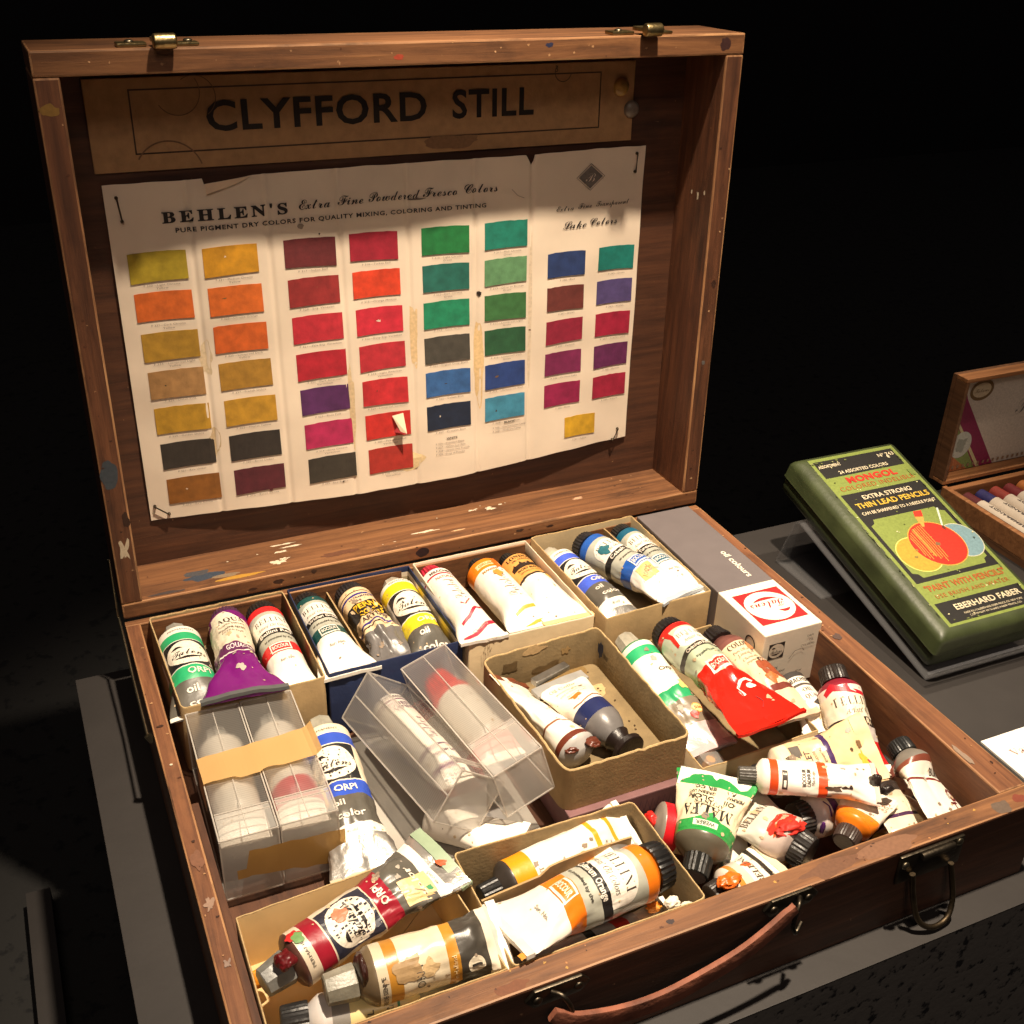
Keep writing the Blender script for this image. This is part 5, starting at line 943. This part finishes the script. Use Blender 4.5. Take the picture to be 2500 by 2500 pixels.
# ------------------------------------------------------------------ clear plastic tube cases
FROST = frosted()
CLEAR = plastic(.87, (.86, .84, .80), rough=.06, tl=.6)
EDGE = plastic(.34, (.86, .81, .74), rough=.08, tl=.5)  # whitish strip colour stands in for the highlights along the case edges
CLEAR2 = plastic(.50, (.88, .86, .81), rough=.1, tl=.5)
def case(root, Mx, wx_, ly, hz, top_len, name='clear_shell', frost_left=False):
    """local frame: x across, y from back (0) to front (-ly), z from top (0) down"""
    mb = MB()
    def quad(a, b_, c, d_, m): mb.add([a, b_, c, d_], [(0, 1, 2, 3)], m)
    quad((0, 0, 0), (0, -ly, 0), (0, -ly, -hz), (0, 0, -hz), FROST if frost_left else CLEAR); quad((wx_, 0, 0), (wx_, 0, -hz), (wx_, -ly, -hz), (wx_, -ly, 0), CLEAR)
    quad((0, 0, 0), (0, 0, -hz), (wx_, 0, -hz), (wx_, 0, 0), CLEAR2); quad((0, -ly, 0), (wx_, -ly, 0), (wx_, -ly, -hz), (0, -ly, -hz), CLEAR2)
    quad((0, 0, -hz), (0, -ly, -hz), (wx_, -ly, -hz), (wx_, 0, -hz), CLEAR); 
    sh_ = obj(name, mb, root, local=Mx)
    mb = MB(); e = .0008
    if not frost_left:
        for x0, x1 in ((e, wx_ / 2 - e / 3), (wx_ / 2 + e / 3, wx_ - e)): mb.add([(x0, -e, .0002), (x0, -top_len, .0002), (x1, -top_len, .0002), (x1, -e, .0002)], [(0, 1, 2, 3)], FROST)
        mb.add([(e, -top_len - .0005, .0002), (e, -ly + e, .0002), (wx_ - e, -ly + e, .0002), (wx_ - e, -top_len - .0005, .0002)], [(0, 1, 2, 3)], CLEAR2)
    else:
        mb.add([(e, -e, .0002), (e, -ly + e, .0002), (wx_ - e, -ly + e, .0002), (wx_ - e, -e, .0002)], [(0, 1, 2, 3)], CLEAR)
    obj('ribbed_panel' if not frost_left else 'clear_panel', mb, sh_ if root is None else root, local=Mx)
    mb = MB()
    for x in (0, wx_):
        for z in (0, -hz): mb.box(x - e / 2, -ly, z - e / 2, x + e / 2, 0, z + e / 2, EDGE)
    for y in (0, -ly):
        for z in (0, -hz): mb.box(e / 2, y - e / 2, z - e / 2, wx_ - e / 2, y + e / 2, z + e / 2, EDGE)
        for x in (0, wx_): mb.box(x - e / 2, y - e / 2, -hz + e / 2, x + e / 2, y + e / 2, -e / 2, EDGE)
    if frost_left: mb.box(-e / 2, -ly + e, -hz / 2 - e / 2, e / 2, -e, -hz / 2 + e / 2, EDGE)
    else: mb.box(wx_ / 2 - e / 3, -ly + e, -.0004, wx_ / 2 + e / 3, -e, .0006, EDGE)
    mb.box(e, -top_len - .0004, -.0004, wx_ - e, -top_len + .0004, .0007, EDGE)
    mb.box(e, -top_len - .004, -.0004, wx_ - e, -top_len - .0035, .0006, EDGE)
    obj('edge_strip', mb, root, local=Mx)
pair = thing('taped_plastic_cases', 'two clear ribbed plastic cases strapped side by side with amber tape', 'plastic case', (.05, -.16, -.049))
for x0 in (.0198, .0518):
    case(pair, Matrix.Translation((x0, -.1085, -.0015)) @ Matrix.Rotation(math.radians(-1.2), 4, 'Z'), .0305, .1075, .042, .088)
TAPE = plastic(.06, (.80, .50, .20), rough=.35, tl=.4, tint=(1, .75, .4)); TAPE2 = plastic(.16, (.52, .30, .09), rough=.25, tl=.4, tint=(1, .7, .3))
mb = MB(); vs = []; N = 24
for k in range(N + 1):
    t = k / N; x = .0182 + .0660 * t; z = .0006 + .0006 * math.sin(9 * t) ** 2
    if t > .9: z += .004 * ((t - .9) / .1) ** 2
    yb = -.1520 + .0040 * t + .0010 * noise.noise(Vector((t * 8, 1, 0))); yf = -.1730 - .0006 * t + .0010 * noise.noise(Vector((t * 8, 5, 0))) - (.0015 if .28 < t < .5 else 0)
    vs += [(x, yb, z), (x, yf, z)]
fs = [(2 * k, 2 * k + 1, 2 * k + 3, 2 * k + 2) for k in range(N)]
v0 = len(vs); vs += [(.0181, -.1520, -.020), (.0181, -.1735, -.020)]; fs.append((0, v0, v0 + 1, 1))
mb.add(vs, fs, TAPE); obj('tape', mb, pair)
mb = MB(); vs = []
for k in range(N + 1):
    t = k / N; x = .0245 + .0585 * t; y = -.2178 - .0005 * math.sin(7 * t) ** 2
    zt = -.0105 - .0042 * t + (.001 * noise.noise(Vector((t * 9, 2, 0)))); zb = -.0275 - .0110 * t + .0012 * noise.noise(Vector((t * 9, 7, 0)))
    if t < .12: zt = -.0230 - .0010 * t; zb = -.0295
    vs += [(x, y, zt), (x, y, zb)]
mb.add(vs, [(2 * k, 2 * k + 1, 2 * k + 3, 2 * k + 2) for k in range(N)], TAPE2); obj('tape', mb, pair, )
def euler(rx, ry, rz): return (Matrix.Rotation(rz, 4, 'Z') @ Matrix.Rotation(ry, 4, 'Y') @ Matrix.Rotation(rx, 4, 'X'))
c2_ = thing('plastic_case', 'clear plastic case turned on edge, a violet printed tube inside it', 'plastic case', (.13, -.17, -.04), 'loose clear plastic cases')
M2 = Matrix.Translation((.1296, -.1150, .0030)) @ euler(-.110, .640, .085)
case(c2_, M2 @ Matrix.Translation((0, 0, 0)), .0325, .1150, .0325, .1, frost_left=True)
c3_ = thing('plastic_case', 'clear plastic case with ribbed top, a red capped tube glowing inside it', 'plastic case', (.17, -.17, -.04), 'loose clear plastic cases')
M3 = Matrix.Translation((.1525, -.1110, -.0040)) @ euler(-.0750, -.27, .112)
case(c3_, M3, .0318, .1210, .0325, .090)
def inner(key, label, Mx, x, z, y0, y1, r, **kw):
    tube(key, label, Mx @ Vector((x, -y0, z)), Mx @ Vector((x, -y1, z)), r, **kw)
MP = [Matrix.Translation((x0, -.1085, -.0015)) @ Matrix.Rotation(math.radians(-1.2), 4, 'Z') for x0 in (.0198, .0518)]
inner('I1', 'white tube seen through the ribbed lid of the left taped case', MP[0], .0150, -.0146, .006, .098, .0136, cap=('grey', (200, 196, 186)), flat=.7, wide=1.0, folds=0)
inner('I2', 'white tube with a pinkish red band inside the right taped case', MP[1], .0150, -.0146, .006, .098, .0136, cap=('grey', (200, 196, 186)), flat=.7, wide=1.0, folds=0, bands=[(.048, .062, (206, 70, 76))])
inner('I3', 'white tube printed in violet, visible inside the tilted clear case', M2, .0165, -.0140, .012, .100, .0118, cap=('none', BLK), flat=.8, wide=1.0, folds=0, face=.25, shc=(206, 198, 196), bands=[(.005, .0065, (110, 60, 96)), (.058, .060, (110, 60, 96)), (.072, .074, (110, 60, 96))],
      label_art=av([T('GRUMBACHER', 0, .0028, .0024, (100, 80, 90), 'b', w=.017), T('FINEST', 0, .011, .0034, (120, 90, 110), 'b', w=.015), T('ARTISTS', 0, .0155, .0030, (120, 90, 110), 'b', w=.015), T('Golden', 0, .040, .0075, (130, 84, 110), 'sc', w=.024, rot=PI / 2, off=-.015), T('Madder Lake', 0, .066, .0026, (120, 90, 110), 'b', w=.016), T('OIL COLOR', 0, .0775, .0024, (120, 90, 110), 'b', w=.014)]))
inner('I4', 'white tube with a bright red cap inside the ribbed case next to the middle tray', M3, .0158, -.0148, .010, .100, .0136, cap=('ribbed', (226, 40, 34)), cs=1.6, flat=.7, wide=1.0, folds=0, shc=(226, 40, 34), bands=[(0, .005, (226, 60, 50)), (.052, .062, (232, 150, 140))])
b = MB(); b.box(.112, -.248, -.0497, .196, -.112, -.0482, mat((168, 162, 152), .7, .12, 40)); b.box(.112, -.2500, -.0497, .196, -.2481, -.0440, navy); b.box(.146, -.186, -.0481, .180, -.150, -.0476, mat((170, 54, 50), .6)); b.box(.146, -.236, -.0481, .180, -.1862, -.0476, mat((176, 172, 168), .6))
tag(obj('printed_card', b, None), 'pale grey card with a printed red panel and navy edge under the loose plastic cases', 'card')

# ------------------------------------------------------------------ pencil tin on its acrylic stand
YW, TL, LT, WT, TT = -.0097, .2543, .1955, .1038, .0326
MT = Matrix.Translation((.5101, -.1984, -.0450)) @ Matrix.Rotation(YW, 4, 'Z') @ Matrix.Rotation(TL, 4, 'X')
tin = thing('pencil_tin', 'green pencil tin with a black and green printed label, tilted on a clear stand', 'tin', (.56, -.1, ZP))
tin_g = mat((60, 68, 40), .46, .42, 34, .22, bscale=240); tin_d = mat((62, 71, 42), .45, .4, 30, .2, bscale=240)
def profile_box(x0, x1, y0, y1, z0, z1, m, r, ins):
    """tin half with rounded upper or lower edges"""
    mb = MB(); rings = []
    for z, i_ in ins:
        c = [(x0 + i_, y0 + i_), (x1 - i_, y0 + i_), (x1 - i_, y1 - i_), (x0 + i_, y1 - i_)]
        rings.append([(q.x, q.y, z) for q in path_round(c, r, 6)])
    N = len(rings[0]); mb.add([v for r_ in rings for v in r_], [], m)
    for k in range(len(rings) - 1):
        for q in range(N): mb.f.append((k * N + q, k * N + (q + 1) % N, (k + 1) * N + (q + 1) % N, (k + 1) * N + q)); mb.i.append(0)
    mb.f.append(tuple(range(N))); mb.i.append(0); mb.f.append(tuple((len(rings) - 1) * N + q for q in range(N))); mb.i.append(0)
    mb.v = [tuple(MT @ Vector(v)) for v in mb.v]
    return mb
obj('lid', profile_box(0, WT, 0, LT, .016, TT, tin_g, .004, [(.0152, .0), (.0160, -.0004), (.0170, .0), (.0270, .0004), (.0295, .0016), (.0314, .0038), (.0323, .0062), (TT, .0085)]), tin, smooth=40)
obj('base', profile_box(0, WT, 0, LT, 0, .015, tin_d, .004, [(0, .005), (.0015, .0020), (.004, .0008), (.0125, .0006), (.0140, .0014), (.0148, .0016)]), tin, smooth=40)
LG, BKT, CRM, YL, RD2, ORG = (122, 136, 64), (30, 28, 26), (204, 192, 162), (206, 170, 62), (186, 46, 30), (160, 84, 36)
def on_tin(u, v, off): return MT @ Vector((u, v, TT + off))
lx0, lx1 = .0125, WT - .0075; ly0, ly1 = .0085, LT - .0065; LWd = lx1 - lx0; cxm = (lx0 + lx1) / 2 + .001
Y = lambda v: LT * (1 - v)
items = [R_(lx0, ly0, lx1, ly1, LG), R_(lx0 + .003, Y(.150), lx1 - .003, Y(.050), BKT), R_(lx0 + .003, Y(.745), lx1 - .003, Y(.252), BKT), R_(lx0 + .003, Y(.945), lx1 - .003, Y(.848), BKT)]
px0, px1, py0, py1 = lx0 + .0065, lx1 - .0065, Y(.725), Y(.405)
nb = .006
items.append(P_([(px0, py0 + nb), (px0 + nb * .7, py0 + nb * .7), (px0 + nb, py0), (px1 - nb, py0), (px1 - nb * .7, py0 + nb * .7), (px1, py0 + nb), (px1, py1 - nb), (px1 - nb * .7, py1 - nb * .7), (px1 - nb, py1), (px0 + nb, py1), (px0 + nb * .7, py1 - nb * .7), (px0, py1 - nb)], LG))
ry = Y(.585)
items += [E_(cxm - .0180, ry - .006, .0178, .0178, (228, 206, 110)), E_(cxm - .0180, ry - .006, .0171, .0171, (186, 144, 50)), E_(cxm + .0265, ry - .002, .0165, .0178, (190, 188, 166)), E_(cxm + .0265, ry - .002, .0159, .0171, (112, 142, 150)),
          E_(cxm + .0045, ry, .0230, .0230, (230, 150, 60)), E_(cxm + .0045, ry, .0223, .0223, (190, 42, 26))]
for k in range(9):
    xs = cxm - .0140 + .0021 * k + random.uniform(-.0004, .0004); hh = math.sqrt(max(0, .0214 ** 2 - (xs - cxm - .0045) ** 2))
    items.append(L_([(xs, ry + hh * .95), (xs + .0004, ry), (xs, ry - hh * random.uniform(.5, .9))], .0007 if k != 4 else .0016, (236, 140, 60)))
items += [blob(cxm + .004, ry - .001, .0022, .002, (120, 90, 60), 4), blob(cxm - .022, ry - .008, .0016, .0012, (130, 110, 50), 5), blob(cxm - .017, ry - .002, .001, .0012, (140, 110, 50), 6)]
pt = (cxm + .0035, Y(.512))
items += [P_([(pt[0], pt[1]), (pt[0] + .0085, pt[1] + .0135), (pt[0] + .0015, pt[1] + .0150)], (226, 150, 70)), P_([(pt[0] + .0015, pt[1] + .0150), (pt[0] + .0085, pt[1] + .0135), (pt[0] + .0115, pt[1] + .0200), (pt[0] + .0040, pt[1] + .0205)], (206, 50, 30)), P_([(pt[0], pt[1]), (pt[0] + .0022, pt[1] + .0036), (pt[0] + .0004, pt[1] + .0040)], (206, 50, 30)),
          P_([(cxm + .0205, Y(.532)), (cxm + .0222, Y(.520)), (cxm + .0218, Y(.505)), (cxm + .0200, Y(.507)), (cxm + .0192, Y(.520))], (96, 48, 36)), L_([(cxm + .0210, Y(.506)), (cxm + .0300, Y(.415))], .0016, (196, 206, 190))]
items += [T('ASSORTMENT', lx0 + .0150, Y(.083), .0032, CRM, 'b', w=.0215), T('Nº 743', lx1 - .0125, Y(.078), .0036, CRM, 'b', w=.0155), T('24 ASSORTED COLORS', cxm - .001, Y(.130), .0034, CRM, 'b', w=.0480), T('MONGOL', cxm, Y(.180), .0062, RD2, 'b', w=.0480, sp=1.1, off=.03), T('COLORED INDELIBLE', cxm, Y(.222), .0046, ORG, 'r', w=.0720, sp=1.1),
          T('EXTRA STRONG', cxm, Y(.285), .0044, CRM, 'b', w=.0470), T('THIN LEAD PENCILS', cxm, Y(.325), .0054, YL, 'b', w=.0700), T('CAN BE SHARPENED TO A NEEDLE POINT', cxm, Y(.368), .0030, CRM, 'b', w=.0710), T('"PAINT WITH PENCILS"', cxm, Y(.778), .0056, ORG, 'b', w=.0745), T('USE BRUSH AND WATER', cxm, Y(.820), .0036, ORG, 'r', w=.0680, sp=1.15), T('EBERHARD FABER', cxm + .004, Y(.882), .0050, CRM, 'b', w=.0610), T('MADE IN U.S.A. EBERHARD FABER PENCIL CO. NEW YORK', cxm + .004, Y(.915), .0017, CRM, w=.0540), T('COPYRIGHT EBERHARD FABER PENCIL CO.', cxm + .004, Y(.930), .0016, CRM, w=.0480)]
wear = [blob(random.uniform(lx0, lx1), random.uniform(ly0, ly1), random.uniform(.0003, .0009), random.uniform(.0003, .0007), random.choice([(200, 196, 150), (60, 66, 34), (120, 130, 60)]), 400 + k, rough=.8) for k in range(46)] + [blob(lx1 - .004, Y(.20), .003, .003, (110, 126, 60), 3, rough=1), blob(lx1 - .012, Y(.095), .0012, .002, CRM, 7, rough=.7)]
wear += [blob(random.uniform(.012, WT - .012), random.choice([random.uniform(.011, .0135), random.uniform(LT - .0135, LT - .011)]), random.uniform(.0004, .0016), random.uniform(.0003, .0007), random.choice([(140, 142, 96), (52, 56, 34), (104, 112, 60)]), 500 + k, rough=.9) for k in range(22)] + [blob(random.choice([.0112, WT - .0112]), random.uniform(.015, LT - .015), random.uniform(.0003, .0006), random.uniform(.0005, .003), random.choice([(140, 142, 96), (52, 56, 34), (112, 122, 66)]), 540 + k, rough=.9) for k in range(30)]
art(items + wear, on_tin, 'printed_label', tin, base=.00005, step=.000006, rough=.42)
ACR = plastic(.90, (.7, .7, .72), rough=.05, tl=.5); ACE = plastic(.80, (.62, .62, .66), rough=.10, tl=.5)
st = thing('acrylic_stand', 'clear acrylic easel stand under the green pencil tin', 'display stand', (.56, -.1, ZP))
sx0, sx1 = -.0035, WT + .003
pl = [(-.0060, .0035), (-.0060, -.0018), (LT * .80, -.0018), (LT * .80 + .004, -.0045)]
yb_ = None
back = MT @ Vector((0, LT * .80 + .004, -.0045))
mb = MB(); me_ = MB()
prof = [MT @ Vector((0, y, z)) for y, z in pl]; prof.append(Vector((prof[-1].x, prof[-1].y + .016, ZP + .0016))); prof.append(Vector((prof[-1].x, prof[-1].y - .060, ZP + .0016)))
ax = Vector((math.cos(YW), math.sin(YW), 0))
for k in range(len(prof) - 1):
    a, c = prof[k], prof[k + 1]; t = (c - a).normalized(); nv = ax.cross(t).normalized() * .0007
    q = [a + ax * sx0 - nv, a + ax * sx1 - nv, c + ax * sx1 - nv, c + ax * sx0 - nv, a + ax * sx0 + nv, a + ax * sx1 + nv, c + ax * sx1 + nv, c + ax * sx0 + nv]
    mb.add([q[0], q[1], q[2], q[3]], [(0, 1, 2, 3)], ACR); mb.add([q[4], q[5], q[6], q[7]], [(0, 3, 2, 1)], ACR)
    me_.add([q[0], q[3], q[7], q[4]], [(0, 1, 2, 3)], ACE); me_.add([q[1], q[2], q[6], q[5]], [(0, 3, 2, 1)], ACE)
me_.add([prof[0] + ax * sx0 - Vector((0, 0, .0003)), prof[0] + ax * sx1, prof[0] + ax * sx1 + Vector((0, .0015, .0012)), prof[0] + ax * sx0 + Vector((0, .0015, .0012))], [(0, 1, 2, 3)], ACE)
obj('bent_sheet', mb, st); obj('polished_edge', me_, st)

# ------------------------------------------------------------------ crayon box at the right edge, caption card
cb = thing('crayon_box', 'small hinged wooden box of wrapped crayons at the right edge, lid open', 'crayon box', (.80, -.08, ZP))
cw = wood(0, (118, 78, 46), (156, 104, 64), (182, 128, 82), seed=4.8, gr=.3); cwd = wood(1, (86, 58, 38), (112, 76, 50), (132, 92, 62), seed=6.3)
KX0, KX1, KY0, KY1, KZ0, KZ = .6975, .96, -.165, -.0065, ZP, -.0305
b = MB(); b.box(KX0, KY0, KZ0, KX1, KY1, KZ0 + .006, cwd); base = obj('base', b, cb)
b = MB(); b.box(KX0, KY0, KZ0 + .0061, KX0 + .0050, KY1, KZ, cw); b.box(KX0 + .0051, KY1 - .006, KZ0 + .0061, KX1, KY1, KZ - .002, cw); b.box(KX0 + .0051, KY0, KZ0 + .0061, KX1, KY0 + .006, KZ, cw); obj('rim', b, cb, bevel=.0008)
b = MB(); b.box(KX0 + .0055, KY0 + .007, KZ0 + .0062, KX0 + .0105, KY1 - .007, KZ - .003, cwd); obj('inner_lip', b, cb, bevel=.0006)
def KL(x, h, d): return (x, -.0055 + d + h * math.sin(.0), KZ + .001 + h)
b = MB(); b.box(KX0, 0, .012, KX1, .101, .016, cwd, KL); kl = obj('lid', b, cb)
b = MB(); b.box(KX0, .0975, -.001, KX1, .1015, .0118, cw, KL); b.box(KX0, 0, -.001, KX1, .0035, .0118, cw, KL); b.box(KX0, .0036, -.001, KX0 + .0035, .0974, .0118, cwd, KL); obj('lid_rail', b, cb, bevel=.0006)
KP = lambda x, h, off: KL(KX0 + .0036 + x, h, .0118 - off)
art([R_(0, .004, .25, .097, (206, 196, 184)), P_([(0, .004), (.060, .004), (0, .085)], (128, 150, 84)), P_([(0, .004), (.035, .004), (0, .03)], (176, 110, 70)), P_([(.0, .097), (.0, .066), (.044, .004), (.066, .004), (.016, .075), (.006, .097)], (134, 24, 78)), P_([(0, .070), (.0, .066), (.046, .004), (.050, .004)], (206, 196, 150)), E_(.021, .030, .012, .013, (196, 200, 190)), blob(.021, .030, .006, .006, (150, 156, 146), 3, rough=.8), E_(.030, .082, .0135, .0100, (116, 90, 54)), E_(.030, .082, .0105, .0070, (206, 190, 160)), T('Talens', .030, .082, .004, (116, 90, 54), 'sc', w=.017),
     T('Rembrandt', .135, .060, .018, (120, 118, 110), 'sc', w=.115, off=-.02)] + [R_(.004 + .006 * k, .0065, .0065 + .006 * k, .0095, (150, 120, 96)) for k in range(26)], KP, 'lining_print', kl, base=.0001, step=.00004)
crc = [(96, 34, 40), (46, 44, 100), (150, 60, 50), (120, 40, 44), (196, 120, 60), (60, 90, 60), (160, 150, 60), (40, 40, 44), (170, 70, 110)]
for k in range(9):
    x = KX0 + .0210 + .0165 * k; nm = ['dark red', 'deep blue', 'brick red', 'maroon', 'orange', 'green', 'olive yellow', 'black', 'pink'][k]
    cz = KZ0 + .0062 + .0078
    cr_o = thing('crayon', f'{nm} crayon in a white paper wrapper inside the small wooden box', 'crayon', (x, -.06, KZ0 + .0062), 'wrapped crayons')
    b = MB(); b.lathe((x, -.0160, cz), (0, -1, 0), [(0, .0050), (.001, .0066), (.012, .0068), (.0185, .0069)], mat(crc[k], .6, .2, 200, .2), 20); obj('stick', b, cr_o, smooth=50)
    b = MB(); b.lathe((x, -.0345, cz), (0, -1, 0), [(0, .0074), (.105, .0074)], mat((214, 200, 182), .75, .1, 120), 20); obj('wrapper', b, cr_o, smooth=50)
    art([T('REMBRANDT', 0, -.030, .0030, (70, 60, 60), 'b', w=.040, rot=PI / 2)], lambda l, y, off, x=x, cz=cz: (x + (.0074 + off) * math.sin(l / .0074), -.0345 + y, cz + (.0074 + off) * math.cos(l / .0074)), 'lettering', cr_o)
capn = thing('caption_card', 'white caption card with small grey lettering, flat on the plinth at the right', 'caption card', (.56, -.31, ZP))
b = MB(); b.box(.5011, -.345, ZP, .640, -.2636, ZP + .0020, mat((240, 236, 226), .6, .03, 40)); obj('card', b, capn, bevel=.0004)
art([T('Various a', .5110, -.2805, .0062, (150, 110, 104), 'sb', w=.040, al='l', off=-.03)], lambda x, y, off: (x, y, ZP + .0020 + off), 'lettering', capn)
